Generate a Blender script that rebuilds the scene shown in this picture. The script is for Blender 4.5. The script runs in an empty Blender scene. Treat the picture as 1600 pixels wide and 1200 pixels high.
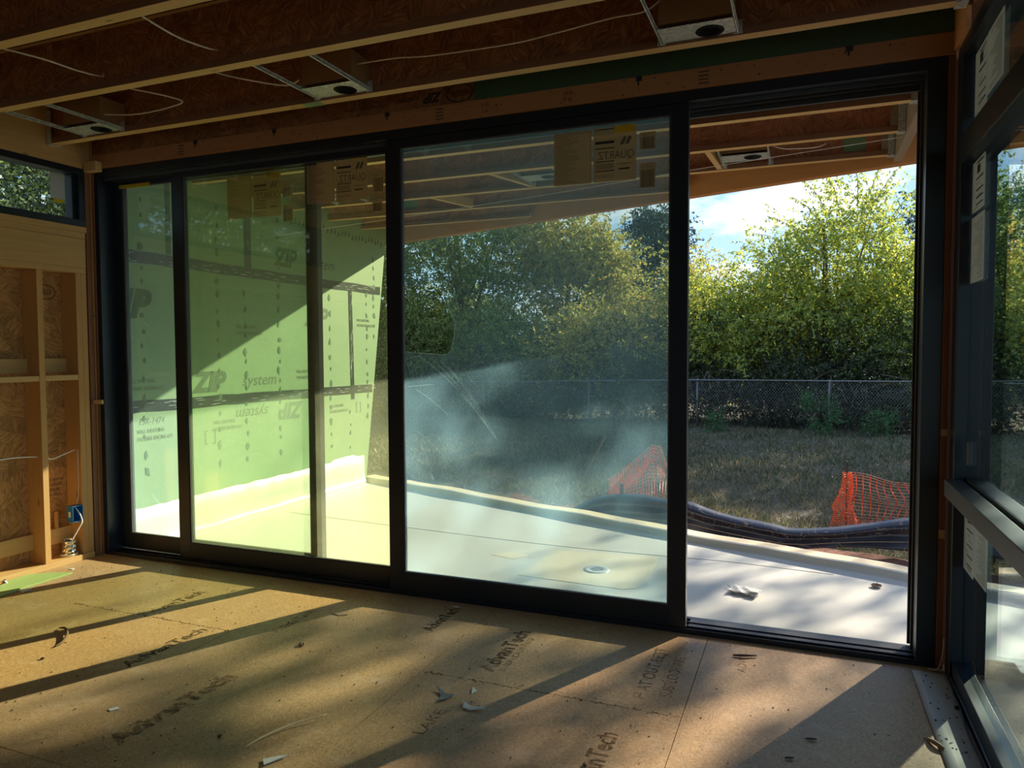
import bpy, bmesh, math, random
import numpy as np
from mathutils import Vector, Matrix
random.seed(7); rng = np.random.default_rng(7)
R = math.radians
scn = bpy.context.scene
COL = scn.collection

# ------------------------------------------------------------------ camera
FPX, YAW, PIT, ROL = 1142.6, .38124, .04516, -.0041
_f = Vector((-math.sin(YAW)*math.cos(PIT), math.cos(YAW)*math.cos(PIT), -math.sin(PIT)))
_r = Vector((math.cos(YAW), math.sin(YAW), 0)); _u = _r.cross(_f)
_a = _r*math.cos(ROL)+_u*math.sin(ROL); _b = -_r*math.sin(ROL)+_u*math.cos(ROL)
cam = bpy.data.objects.new('camera', bpy.data.cameras.new('camera'))
cam.data.sensor_width = 36; cam.data.lens = FPX/1600*36; cam.data.clip_end = 300
M = Matrix((( _a.x,_b.x,-_f.x,0),(_a.y,_b.y,-_f.y,0),(_a.z,_b.z,-_f.z,1.5),(0,0,0,1)))
cam.matrix_world = M
COL.objects.link(cam); scn.camera = cam

# ------------------------------------------------------------------ world, sun, exposure
SUN_AZ, SUN_EL, SUN_E, SKY_E = R(26.6), R(25.5), 10.5, 1.15
w = bpy.data.worlds.new('world'); scn.world = w; w.use_nodes = True
nt = w.node_tree; nt.nodes.clear()
def N(nt, t, **k):
    n = nt.nodes.new(t)
    for a, b in k.items():
        if a.startswith('i_'):
            key = a[2:]; key = int(key) if key.isdigit() else key.replace('_', ' ')
            n.inputs[key].default_value = b
        else: setattr(n, a, b)
    return n
def ramp(nt, fac, stops, interp='LINEAR'):
    n = nt.nodes.new('ShaderNodeValToRGB'); n.color_ramp.interpolation = interp
    e = n.color_ramp.elements
    while len(e) < len(stops): e.new(.5)
    for i, (p, c) in enumerate(stops):
        e[i].position = p; e[i].color = (*c, 1) if len(c) == 3 else c
    nt.links.new(fac, n.inputs[0]); return n.outputs[0]
tc = N(nt, 'ShaderNodeTexCoord'); sp = N(nt, 'ShaderNodeSeparateXYZ'); nt.links.new(tc.outputs['Generated'], sp.inputs[0])
grad = ramp(nt, sp.outputs['Z'], [(0, (.62, .78, .95)), (.15, (.42, .66, .96)), (.5, (.2, .42, .85)), (1, (.12, .28, .7))])
mp = N(nt, 'ShaderNodeMapping'); mp.inputs['Scale'].default_value = (2.2, 2.2, 6.5); mp.inputs['Location'].default_value = (.35, 0, .2)
nt.links.new(tc.outputs['Generated'], mp.inputs[0])
cn = N(nt, 'ShaderNodeTexNoise', i_Scale=2.4, i_Detail=8.0, i_Roughness=.58); nt.links.new(mp.outputs[0], cn.inputs['Vector'])
cm = ramp(nt, cn.outputs['Fac'], [(.50, (0, 0, 0)), (.66, (1, 1, 1))])
mx = N(nt, 'ShaderNodeMix', data_type='RGBA'); nt.links.new(cm, mx.inputs[0]); nt.links.new(grad, mx.inputs[6]); mx.inputs[7].default_value = (1.15, 1.13, 1.1, 1)
bg = N(nt, 'ShaderNodeBackground'); bg.inputs['Strength'].default_value = SKY_E; nt.links.new(mx.outputs[2], bg.inputs[0])
wo = N(nt, 'ShaderNodeOutputWorld'); nt.links.new(bg.outputs[0], wo.inputs[0])
sd = bpy.data.lights.new('sun', 'SUN'); sd.energy = SUN_E; sd.angle = R(.55); sd.color = (1, .88, .70)
sun = bpy.data.objects.new('sun', sd); COL.objects.link(sun)
sdir = Vector((math.sin(SUN_AZ)*math.cos(SUN_EL), math.cos(SUN_AZ)*math.cos(SUN_EL), math.sin(SUN_EL)))
sun.rotation_euler = sdir.to_track_quat('Z', 'Y').to_euler(); sun.location = sdir*60
vs = scn.view_settings; vs.view_transform = 'Standard'; vs.look = 'None'; vs.gamma = 1; vs.use_curve_mapping = False; vs.exposure = 0.33
try:
    scn.cycles.transparent_max_bounces = 24; scn.cycles.max_bounces = 10; scn.cycles.diffuse_bounces = 6
except Exception: pass

# ------------------------------------------------------------------ materials
MATS = {}
def newmat(name):
    m = bpy.data.materials.new(name); m.use_nodes = True; t = m.node_tree; t.nodes.clear()
    o = N(t, 'ShaderNodeOutputMaterial'); MATS[name] = m
    return m, t, o
def pbsdf(t, o, col=None, rough=.6, metal=0, spec=.5, bump=None, bstr=.3, bdist=.004):
    b = N(t, 'ShaderNodeBsdfPrincipled'); b.inputs['Roughness'].default_value = rough; b.inputs['Metallic'].default_value = metal
    b.inputs['Specular IOR Level'].default_value = spec
    if col is not None:
        if hasattr(col, 'links') or hasattr(col, 'node'): t.links.new(col, b.inputs['Base Color'])
        else: b.inputs['Base Color'].default_value = (*col, 1)
    if bump is not None:
        bn = N(t, 'ShaderNodeBump', i_Strength=bstr, i_Distance=bdist); t.links.new(bump, bn.inputs['Height']); t.links.new(bn.outputs[0], b.inputs['Normal'])
    t.links.new(b.outputs[0], o.inputs[0]); return b
def noise(t, vec, scale, detail=4, rough=.55, dist=0):
    n = N(t, 'ShaderNodeTexNoise', i_Scale=scale, i_Detail=detail, i_Roughness=rough, i_Distortion=dist)
    if vec is not None: t.links.new(vec, n.inputs['Vector'])
    return n.outputs['Fac']
def objco(t, scale=(1, 1, 1), rot=(0, 0, 0)):
    c = N(t, 'ShaderNodeTexCoord'); m = N(t, 'ShaderNodeMapping'); m.inputs['Scale'].default_value = scale; m.inputs['Rotation'].default_value = rot
    t.links.new(c.outputs['Object'], m.inputs[0]); return m.outputs[0]
def mixc(t, f, a, b, mode='MIX'):
    m = N(t, 'ShaderNodeMix', data_type='RGBA', blend_type=mode)
    for s, v in ((0, f), (6, a), (7, b)):
        if hasattr(v, 'node'): t.links.new(v, m.inputs[s])
        else: m.inputs[s].default_value = v if s == 0 else (*v, 1)
    return m.outputs[2]
def plain(name, col, rough=.6, metal=0, spec=.5, var=.12, vs_=20):
    m, t, o = newmat(name); n = noise(t, objco(t), vs_)
    c = mixc(t, n, tuple(x*(1-var) for x in col), tuple(min(1, x*(1+var)) for x in col))
    pbsdf(t, o, c, rough, metal, spec); return m
def osb(name, dark, mid, light, axis, s=7.0, rough=.7):
    """oriented strand board: flakes turned at random, patch by patch"""
    m, t, o = newmat(name); co = objco(t)
    v = N(t, 'ShaderNodeTexVoronoi', i_Scale=s); t.links.new(co, v.inputs['Vector'])
    sep = N(t, 'ShaderNodeSeparateColor'); t.links.new(v.outputs['Color'], sep.inputs[0])
    mul = N(t, 'ShaderNodeMath', operation='MULTIPLY', i_1=3.1416); t.links.new(sep.outputs[0], mul.inputs[0])
    rt = N(t, 'ShaderNodeVectorRotate', rotation_type='AXIS_ANGLE'); rt.inputs['Axis'].default_value = {'X': (1, 0, 0), 'Y': (0, 1, 0), 'Z': (0, 0, 1)}[axis]
    t.links.new(co, rt.inputs['Vector']); t.links.new(mul.outputs[0], rt.inputs['Angle'])
    mp = N(t, 'ShaderNodeMapping'); mp.inputs['Scale'].default_value = {'X': (1, 1.2, 9), 'Y': (1.2, 1, 9), 'Z': (1.2, 9, 1)}[axis]
    t.links.new(rt.outputs[0], mp.inputs[0])
    n1 = noise(t, mp.outputs[0], 9, 3, .6); n2 = noise(t, co, 3.2, 4)
    c = ramp(t, n1, [(.3, dark), (.5, mid), (.72, light)])
    c = mixc(t, mix_f(t, n2, .35), c, mid)
    hs = mixc(t, sep.outputs[1], (.78, .78, .78), (1.15, 1.12, 1.08)); c = mixc(t, 1.0, c, hs, 'MULTIPLY')
    pbsdf(t, o, c, rough, bump=n1, bstr=.4, bdist=.002); return m
def mix_f(t, f, k):
    n = N(t, 'ShaderNodeMath', operation='MULTIPLY', i_1=k); t.links.new(f, n.inputs[0]); return n.outputs[0]
def wood(name, a, b, axis, rough=.65, knots=True):
    m, t, o = newmat(name); sc = {'X': (1.2, 22, 22), 'Y': (22, 1.2, 22), 'Z': (22, 22, 1.2)}[axis]
    n1 = noise(t, objco(t, sc), 1.6, 5, .6, .6); n2 = noise(t, objco(t), 2.0, 3)
    c = mixc(t, n1, a, b); c = mixc(t, mix_f(t, n2, .5), c, tuple(x*.8 for x in a))
    if knots:
        ks = {'X': (1, 4, 4), 'Y': (4, 1, 4), 'Z': (4, 4, 1)}[axis]
        v = N(t, 'ShaderNodeTexVoronoi', i_Scale=2.6); t.links.new(objco(t, ks), v.inputs['Vector'])
        k = ramp(t, v.outputs['Distance'], [(.03, (1, 1, 1)), (.09, (0, 0, 0))])
        c = mixc(t, k, c, tuple(x*.3 for x in a))
    pbsdf(t, o, c, rough, bump=n1, bstr=.15, bdist=.002); return m

osb_web = osb('strand_board_webs', (.15, .05, .018), (.33, .13, .05), (.62, .31, .14), 'Y', 11)
osb_left = osb('strand_board_left', (.22, .095, .028), (.46, .23, .07), (.68, .40, .15), 'X', 10)
osb_head = osb('strand_board_header', (.14, .05, .018), (.27, .11, .04), (.38, .19, .085), 'Y', 9)
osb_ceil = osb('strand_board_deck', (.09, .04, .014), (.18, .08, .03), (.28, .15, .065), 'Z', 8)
osb_cut = osb('strand_board_edge', (.2, .09, .03), (.4, .22, .08), (.55, .33, .15), 'Z', 20)
lumX = wood('lumber_lengthwise', (.55, .33, .12), (.74, .50, .24), 'X')
lumY = wood('lumber_crosswise', (.50, .28, .09), (.72, .45, .18), 'Y')
lumZ = wood('lumber_upright', (.48, .24, .07), (.70, .40, .14), 'Z')
lvlX = wood('laminated_lumber', (.36, .15, .055), (.52, .25, .10), 'X', knots=False)
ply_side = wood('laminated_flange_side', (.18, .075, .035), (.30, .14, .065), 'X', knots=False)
beamX = wood('fascia_lumber', (.50, .20, .06), (.64, .31, .105), 'X', knots=False)
post_m = wood('reddish_lumber', (.22, .09, .04), (.32, .15, .065), 'Z')
black = plain('black_frame_paint', (.009, .015, .023), .38, 0, .5)
blackg = plain('dark_grey_sill', (.06, .062, .07), .5)
rail_m = plain('worn_grey_black_aluminium', (.05, .052, .055), .45, 0, .5, .35, 9)
galv = None
def galvm():
    m, t, o = newmat('galvanised_steel'); v = N(t, 'ShaderNodeTexVoronoi', i_Scale=70); t.links.new(objco(t), v.inputs['Vector'])
    s = N(t, 'ShaderNodeSeparateColor'); t.links.new(v.outputs['Color'], s.inputs[0])
    c = ramp(t, s.outputs[0], [(0, (.45, .48, .46)), (1, (.72, .75, .71))]); pbsdf(t, o, c, .45, .55); return m
galv = galvm()
foil = plain('crumpled_foil', (.75, .75, .73), .22, 1, .5, .3, 60)
darkbox = wood('brown_housing', (.30, .155, .06), (.37, .20, .085), 'X', knots=False)
canblack = plain('black_socket', (.008, .008, .009), .7, 0, .2)
zip_g = None
def zipm(name, a, b):
    m, t, o = newmat(name); n = noise(t, objco(t), 1.6, 5); n2 = noise(t, objco(t, (1, 1, 1)), 60, 2)
    c = mixc(t, n, a, b); c = mixc(t, mix_f(t, n2, .18), c, (.2, .3, .16)); pbsdf(t, o, c, .55, bump=n2, bstr=.1); return m
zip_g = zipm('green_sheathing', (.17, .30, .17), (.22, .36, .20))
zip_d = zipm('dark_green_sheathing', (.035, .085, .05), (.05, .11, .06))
tape_m = plain('black_seam_tape', (.03, .045, .045), .3, 0, .6, .5, 30)
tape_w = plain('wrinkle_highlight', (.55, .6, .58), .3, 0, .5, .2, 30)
ink_g = plain('faded_green_ink', (.075, .14, .085), .7); ink_d = plain('dark_ink', (.02, .018, .016), .7); ink_r = plain('brown_ink', (.07, .03, .018), .7)
putty = plain('dark_nail_sealant', (.06, .14, .09), .5)
def membrane():
    m, t, o = newmat('cream_membrane'); n = noise(t, objco(t), 1.3, 4); n2 = noise(t, objco(t), 14, 4)
    c = mixc(t, n, (.56, .54, .46), (.64, .62, .56)); d = ramp(t, n2, [(.64, (0, 0, 0)), (.8, (.5, .5, .5))]); c = mixc(t, d, c, (.62, .56, .42))
    pbsdf(t, o, c, .42, bump=n, bstr=.5, bdist=.03); return m
memb = membrane()
memb_s = plain('tan_membrane_top', (.80, .66, .42), .5, 0, .4, .22, 7)
patch_m = plain('tan_membrane_patch', (.68, .61, .45), .5, 0, .4, .08, 6)
def floorm():
    m, t, o = newmat('subfloor_strand_panel'); co = objco(t)
    v = N(t, 'ShaderNodeTexVoronoi', i_Scale=34); t.links.new(co, v.inputs['Vector']); sep = N(t, 'ShaderNodeSeparateColor'); t.links.new(v.outputs['Color'], sep.inputs[0])
    mul = N(t, 'ShaderNodeMath', operation='MULTIPLY', i_1=3.1416); t.links.new(sep.outputs[0], mul.inputs[0])
    rt = N(t, 'ShaderNodeVectorRotate', rotation_type='Z_AXIS'); t.links.new(co, rt.inputs['Vector']); t.links.new(mul.outputs[0], rt.inputs['Angle'])
    mp = N(t, 'ShaderNodeMapping'); mp.inputs['Scale'].default_value = (1.5, 8, 1); t.links.new(rt.outputs[0], mp.inputs[0])
    n1 = noise(t, mp.outputs[0], 22, 3, .6); n2 = noise(t, co, 1.5, 5); n3 = noise(t, co, 90, 2)
    c = ramp(t, n1, [(.28, (.22, .12, .05)), (.5, (.44, .27, .125)), (.7, (.62, .41, .21))])
    c = mixc(t, ramp(t, n2, [(.42, (0, 0, 0)), (.7, (.45, .45, .45))]), c, (.28, .20, .13))
    c = mixc(t, ramp(t, n3, [(.70, (0, 0, 0)), (.78, (.7, .7, .7))]), c, (.09, .06, .04))
    n4 = noise(t, co, 7, 4); c = mixc(t, ramp(t, n4, [(.56, (0, 0, 0)), (.75, (.35, .35, .35))]), c, (.62, .48, .33))
    pbsdf(t, o, c, .5, spec=.35, bump=n1, bstr=.12, bdist=.001); return m
floor_mat = floorm()
def glassm(name, tint, refl=1.0, dirt=.0, base=.04):
    m, t, o = newmat(name); tr = N(t, 'ShaderNodeBsdfTransparent'); tr.inputs[0].default_value = (*tint, 1)
    gl = N(t, 'ShaderNodeBsdfGlossy'); gl.inputs['Roughness'].default_value = .0; gl.inputs[0].default_value = (refl, refl, refl, 1)
    fr = N(t, 'ShaderNodeFresnel'); g = N(t, 'ShaderNodeNewGeometry'); ior = N(t, 'ShaderNodeMapRange', i_3=1.5, i_4=1/1.5)
    t.links.new(g.outputs['Backfacing'], ior.inputs[0]); t.links.new(ior.outputs[0], fr.inputs['IOR']); ms = N(t, 'ShaderNodeMixShader')
    t.links.new(fr.outputs[0], ms.inputs[0]); t.links.new(tr.outputs[0], ms.inputs[1]); t.links.new(gl.outputs[0], ms.inputs[2])
    t.links.new(ms.outputs[0], o.inputs[0]); return m
glassA = glassm('clear_glass', (.93, .97, .95)); glassR = glassm('side_window_glass', (.80, .90, .88))
glassB = glassm('green_gold_glass', (.96, .97, .91))
def filmm(name, tint, diff, d0, d1, scale=2.2, streak=.10):
    """dusty clear plastic: mostly see-through, the dust on it catches the light"""
    m, t, o = newmat(name); tr = N(t, 'ShaderNodeBsdfTransparent'); tr.inputs[0].default_value = (*tint, 1)
    tl = N(t, 'ShaderNodeBsdfTranslucent'); tl.inputs[0].default_value = (*diff, 1)
    df = N(t, 'ShaderNodeBsdfDiffuse'); df.inputs[0].default_value = (*diff, 1)
    m0 = N(t, 'ShaderNodeMixShader', i_0=.3); t.links.new(tl.outputs[0], m0.inputs[1]); t.links.new(df.outputs[0], m0.inputs[2])
    n = noise(t, objco(t), scale, 3, .5); n2 = noise(t, objco(t, (30, 1, 2), (0, R(28), 0)), 3, 4, .7)
    f = ramp(t, n, [(.35, (d0,)*3), (.7, (d1,)*3)]); f2 = ramp(t, n2, [(.64, (0,)*3), (.76, (streak,)*3)])
    ad = N(t, 'ShaderNodeMath', operation='ADD'); t.links.new(f, ad.inputs[0]); t.links.new(f2, ad.inputs[1])
    ms = N(t, 'ShaderNodeMixShader'); t.links.new(ad.outputs[0], ms.inputs[0]); t.links.new(tr.outputs[0], ms.inputs[1]); t.links.new(m0.outputs[0], ms.inputs[2])
    t.links.new(ms.outputs[0], o.inputs[0]); return m
filmC = filmm('dusty_blue_film', (.93, .965, .93), (.36, .60, .78), .09, .25, .9, .06)
filmB = filmm('dusty_gold_film', (.95, .98, .87), (.75, .82, .6), .05, .09, 2.2, .05)
filmA = filmm('dusty_film', (.95, .98, .95), (.6, .78, .72), .05, .09, 2.2, .05)
crease_m = filmm('film_crease', (1, 1, 1), (.85, .95, .95), .22, .4, 9, .2)
def sheetm(name, tint, diff, a):
    m, t, o = newmat(name); tr = N(t, 'ShaderNodeBsdfTransparent'); tr.inputs[0].default_value = (*tint, 1)
    tl = N(t, 'ShaderNodeBsdfTranslucent'); tl.inputs[0].default_value = (*diff, 1); df = N(t, 'ShaderNodeBsdfDiffuse'); df.inputs[0].default_value = (*diff, 1)
    m0 = N(t, 'ShaderNodeMixShader', i_0=.5); t.links.new(tl.outputs[0], m0.inputs[1]); t.links.new(df.outputs[0], m0.inputs[2])
    ms = N(t, 'ShaderNodeMixShader', i_0=a); t.links.new(tr.outputs[0], ms.inputs[1]); t.links.new(m0.outputs[0], ms.inputs[2])
    t.links.new(ms.outputs[0], o.inputs[0]); return m
paper_t = sheetm('tan_backlit_paper', (.92, .82, .65), (.55, .42, .27), .55)
paper_b = sheetm('tan_paper', (.9, .8, .6), (.55, .42, .26), .85)
paper_w = sheetm('white_paper', (.9, .9, .85), (.66, .63, .56), .97)
ytape = sheetm('yellow_tape', (.9, .7, .1), (.80, .60, .06), .88)
plastic_clear = sheetm('crinkled_clear_plastic', (.95, .95, .97), (.8, .8, .85), .45)
cable_m = plain('white_cable_sheath', (.68, .55, .44), .45)
cable_w = plain('bright_white_cable', (.85, .82, .76), .45)
blue_m = plain('blue_plastic', (.02, .16, .42), .4); blue_in = plain('shaded_blue_plastic', (.01, .07, .22), .45)
cream_st = plain('cream_sticker', (.75, .68, .5), .6)
orange_m = plain('orange_plastic', (1.0, .13, .03), .5, 0, .3)
orange_th = plain('pale_orange_strand', (1.0, .36, .17), .5, 0, .3)
silt_m = plain('black_geotextile', (.022, .027, .042), .34, 0, .6, .4, 5)
rust_m = plain('rusty_steel', (.07, .035, .025), .7)
steel_f = plain('dull_grey_wire', (.22, .22, .21), .5, .5)
strip_w = plain('white_sill_wrap', (.40, .40, .35), .55, 0, .3, .15, 6)
drain_m = plain('grey_drain_plastic', (.50, .54, .54), .35)
dark_slot = plain('dark_slot', (.05, .06, .06), .6)
shav = plain('dark_wood_scrap', (.10, .055, .03), .7); shav_l = plain('pale_wood_scrap', (.72, .52, .28), .6); chipw = plain('pale_grey_chip', (.62, .63, .58), .5)
bluechip = plain('blue_grey_chip', (.10, .13, .15), .5); red_m = plain('red_plastic', (.6, .06, .03), .4); mud = plain('dried_clay', (.36, .25, .15), .9)
hang_m = plain('grey_hanger_steel', (.30, .29, .27), .5, .3)
stiff_m = wood('plywood_stiffener', (.30, .22, .15), (.40, .31, .22), 'Z', knots=False)
def leafm(name, stops, trans=.5):
    m, t, o = newmat(name); g = N(t, 'ShaderNodeNewGeometry')
    c = ramp(t, g.outputs['Random Per Island'], stops)
    n = noise(t, objco(t), .7, 3); c = mixc(t, 1.0, c, mixc(t, n, (.75, .75, .75), (1.2, 1.2, 1.15)), 'MULTIPLY')
    df = N(t, 'ShaderNodeBsdfDiffuse'); tl = N(t, 'ShaderNodeBsdfTranslucent'); gl = N(t, 'ShaderNodeBsdfGlossy', i_Roughness=.45); gl.inputs[0].default_value = (.6, .65, .7, 1)
    t.links.new(c, df.inputs[0]); t.links.new(c, tl.inputs[0]); ms = N(t, 'ShaderNodeMixShader', i_0=trans); t.links.new(df.outputs[0], ms.inputs[1]); t.links.new(tl.outputs[0], ms.inputs[2])
    m2 = N(t, 'ShaderNodeMixShader', i_0=.05); t.links.new(ms.outputs[0], m2.inputs[1]); t.links.new(gl.outputs[0], m2.inputs[2])
    t.links.new(m2.outputs[0], o.inputs[0]); return m
lf_yel = leafm('yellow_green_leaves', [(0, (.14, .20, .04)), (.45, (.32, .42, .07)), (.8, (.58, .62, .10)), (1, (.80, .66, .10))], .6)
lf_mid = leafm('mid_green_leaves', [(0, (.08, .14, .04)), (.5, (.18, .27, .07)), (.85, (.36, .44, .10)), (1, (.55, .50, .12))], .55)
lf_olive = leafm('autumn_olive_leaves', [(0, (.14, .17, .04)), (.45, (.36, .38, .08)), (.8, (.66, .58, .12)), (1, (.75, .42, .12))], .55)
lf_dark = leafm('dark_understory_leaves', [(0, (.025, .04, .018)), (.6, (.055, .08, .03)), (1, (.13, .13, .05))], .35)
lf_dim = leafm('painted_shade_leaves', [(0, (.03, .05, .02)), (.8, (.08, .12, .04)), (.93, (.16, .22, .06)), (1, (.5, .6, .2))], .4)  # deep shade and sparse lit flecks are put into these leaf colours
lf_con = leafm('conifer_needles', [(0, (.03, .055, .04)), (.6, (.05, .085, .06)), (1, (.08, .12, .07))], .2)
lf_bush = leafm('fresh_green_needles', [(0, (.05, .12, .04)), (1, (.12, .25, .08))], .4)
lf_grass = leafm('mixed_grass_blades', [(0, (.06, .09, .035)), (.35, (.10, .14, .05)), (.6, (.22, .18, .10)), (1, (.36, .29, .18))], .3)
bark = plain('brown_bark', (.09, .065, .045), .9)
def soilm():
    m, t, o = newmat('lawn_soil'); n = noise(t, objco(t), .8, 6, .6); n2 = noise(t, objco(t), 25, 4)
    c = ramp(t, n, [(.3, (.06, .075, .035)), (.5, (.12, .10, .06)), (.7, (.17, .12, .08))]); c = mixc(t, mix_f(t, n2, .5), c, (.05, .05, .03)); pbsdf(t, o, c, .95, bump=n2, bstr=.8, bdist=.03); return m
soil = soilm()
clay = plain('red_clay_soil', (.16, .065, .04), .95, 0, .2, .5, 18)

# ------------------------------------------------------------------ object helpers
def link(o, parent=None):
    COL.objects.link(o)
    if parent is not None: o.parent = parent
    return o
def tag(o, label=None, cat=None, group=None, kind=None):
    if label: o['label'] = label
    if cat: o['category'] = cat
    if group: o['group'] = group
    if kind: o['kind'] = kind
    return o
def thing(name, label, cat, loc=(0, 0, 0), rz=0, group=None):
    o = bpy.data.objects.new(name, None); o.location = loc; o.rotation_euler = (0, 0, rz); o.empty_display_size = .05
    link(o); return tag(o, label, cat, group)
def obj(name, bm, mat, parent=None, bevel=0, smooth=False):
    bmesh.ops.recalc_face_normals(bm, faces=bm.faces)
    me = bpy.data.meshes.new(name); bm.to_mesh(me); bm.free()
    for m in (mat if isinstance(mat, (list, tuple)) else [mat]): me.materials.append(m)
    if smooth:
        for p in me.polygons: p.use_smooth = True
    o = bpy.data.objects.new(name, me); link(o, parent)
    if bevel:
        b = o.modifiers.new('bevel', 'BEVEL'); b.width = bevel; b.segments = 2; b.limit_method = 'ANGLE'
    return o
def box(bm, x0, x1, y0, y1, z0, z1, mi=0):
    v = [bm.verts.new((x, y, z)) for x in (x0, x1) for y in (y0, y1) for z in (z0, z1)]
    for f in ((0, 1, 3, 2), (4, 6, 7, 5), (0, 4, 5, 1), (2, 3, 7, 6), (0, 2, 6, 4), (1, 5, 7, 3)):
        fc = bm.faces.new([v[i] for i in f]); fc.material_index = mi
def B(*bx):
    bm = bmesh.new()
    for b in bx: box(bm, *b)
    return bm
def prism(bm, poly, z0, z1, fn=lambda x, y, z: (x, y, z)):
    a = [bm.verts.new(fn(x, y, z0)) for x, y in poly]; b = [bm.verts.new(fn(x, y, z1)) for x, y in poly]; n = len(poly)
    bm.faces.new(a[::-1]); bm.faces.new(b)
    for i in range(n): bm.faces.new((a[i], a[(i+1) % n], b[(i+1) % n], b[i]))
def tube(bm, pts, r, seg=8, cap=True, rr=None):
    pts = [Vector(p) for p in pts]; rings = []; up = Vector((0, 0, 1)); prev = None
    for i, p in enumerate(pts):
        d = (pts[min(i+1, len(pts)-1)]-pts[max(i-1, 0)]).normalized()
        s = d.cross(prev if prev is not None else (up if abs(d.z) < .9 else Vector((1, 0, 0))))
        if s.length < 1e-5: s = d.cross(Vector((1, 0.2, 0)))
        s.normalize(); u = s.cross(d).normalized(); prev = u
        q = rr[i] if rr else r
        rings.append([bm.verts.new(p+(s*math.cos(a)+u*math.sin(a))*q) for a in [2*math.pi*k/seg for k in range(seg)]])
    for a, b in zip(rings, rings[1:]):
        for k in range(seg): bm.faces.new((a[k], a[(k+1) % seg], b[(k+1) % seg], b[k]))
    if cap and seg > 2: bm.faces.new(rings[0][::-1]); bm.faces.new(rings[-1])
def smoothpath(pts, n=6):
    P = [Vector(p) for p in pts]; out = []
    for i in range(len(P)-1):
        a, b, c, d = P[max(i-1, 0)], P[i], P[i+1], P[min(i+2, len(P)-1)]
        for k in range(n):
            t = k/n; out.append(.5*((2*b)+(c-a)*t+(2*a-5*b+4*c-d)*t*t+(3*b-a-3*c+d)*t**3))
    return out+[P[-1]]
def lathe(bm, prof, c=(0, 0, 0), seg=28, jit=0):
    rings = []
    for r, z in prof:
        rings.append([bm.verts.new((c[0]+(r+random.uniform(-jit, jit))*math.cos(2*math.pi*k/seg), c[1]+(r+random.uniform(-jit, jit))*math.sin(2*math.pi*k/seg), c[2]+z+random.uniform(-jit, jit)*.5)) for k in range(seg)])
    for a, b in zip(rings, rings[1:]):
        for k in range(seg): bm.faces.new((a[k], a[(k+1) % seg], b[(k+1) % seg], b[k]))
    return rings
def lettering(body, size, loc, xd, up, mat, parent, name='printed_lettering', depth=.0006, sx=1.0, shear=0, align='LEFT', bold=0):
    cu = bpy.data.curves.new('txt', 'FONT'); cu.body = body; cu.size = size; cu.extrude = depth/2; cu.shear = shear; cu.align_x = align; cu.offset = bold
    cu.resolution_u = 3
    o = bpy.data.objects.new('txt', cu); COL.objects.link(o)
    dg = bpy.context.evaluated_depsgraph_get(); me = bpy.data.meshes.new_from_object(o.evaluated_get(dg)); bpy.data.objects.remove(o)
    X = Vector(xd).normalized(); U = Vector(up).normalized(); Z = X.cross(U)
    m = Matrix(((X.x*sx, U.x, Z.x, loc[0]), (X.y*sx, U.y, Z.y, loc[1]), (X.z*sx, U.z, Z.z, loc[2]), (0, 0, 0, 1)))
    me.transform(m); me.materials.clear(); me.materials.append(mat); me.name = name
    n = bpy.data.objects.new(name, me); link(n, parent); return n
def joined(name, objs, parent):
    """merge lettering meshes of one print into one part"""
    bm = bmesh.new(); mats = []
    for o in objs:
        k = len(bm.faces); mm = o.data.materials[0]
        if mm not in mats: mats.append(mm)
        bm.from_mesh(o.data); bm.faces.ensure_lookup_table()
        for f in bm.faces[k:]: f.material_index = mats.index(mm)
        bpy.data.objects.remove(o)
    me = bpy.data.meshes.new(name); bm.to_mesh(me); bm.free()
    for m in mats: me.materials.append(m)
    return link(bpy.data.objects.new(name, me), parent)

# ================================================================== SETTING
XL, XR, YD, ZT = -4.85, .62, 3.86, 2.83
# floor: subfloor panels with thin open seams
bm = bmesh.new()
xs = [-5.15]+[-.45-1.2*k for k in (3, 2, 1, 0)]+[.95]
off = {0: [2.2, -.2], 1: [3.03, .6, -1.8], 2: [1.8, -.6], 3: [2.97, .55, -1.85], 4: [1.2, -1.2]}
for i in range(5):
    cuts = [4.08]+off[i]+[-3.5]
    for a, b in zip(cuts, cuts[1:]):
        box(bm, xs[i]+.0016, xs[i+1]-.0016, b+.0016, a-.0016, -.022, 0)
fl = tag(obj('floor', bm, floor_mat), 'wood strand subfloor panels of the unfinished room', kind='structure')
tag(obj('floor_underlay', B((-5.15, .95, -3.5, 4.08, -.06, -.0221)), shav), kind='structure')
def wornink(name, col, a):
    m, t, o = newmat(name); d = N(t, 'ShaderNodeBsdfDiffuse'); d.inputs[0].default_value = (*col, 1); tr = N(t, 'ShaderNodeBsdfTransparent')
    f = ramp(t, noise(t, objco(t), 26, 5, .75), [(.38, (0, 0, 0)), (.62, (a, a, a))]); ms = N(t, 'ShaderNodeMixShader')
    t.links.new(f, ms.inputs[0]); t.links.new(tr.outputs[0], ms.inputs[1]); t.links.new(d.outputs[0], ms.inputs[2]); t.links.new(ms.outputs[0], o.inputs[0]); return m
ink_f = wornink('worn_floor_ink', (.11, .09, .065), .38); ink_f2 = wornink('fainter_floor_ink', (.13, .09, .06), .25)
def fprint(body, size, x, y, deg=90, sx=1.0, mat=None, bold=0):
    a = R(deg); lettering(body, size, (x, y, .0002), (math.cos(a), math.sin(a), 0), (-math.sin(a), math.cos(a), 0), mat or ink_f, fl, 'panel_print', .0004, sx, bold=bold)
fprint('AdvanTech', .115, -1.34, 3.08, 90, 1.0, bold=.004); fprint('SUBFLOORING', .045, -1.29, 3.1, 90, 1.4)
fprint('AdvanTech', .10, -1.84, 3.42, 90, .8, bold=.003)
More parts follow.
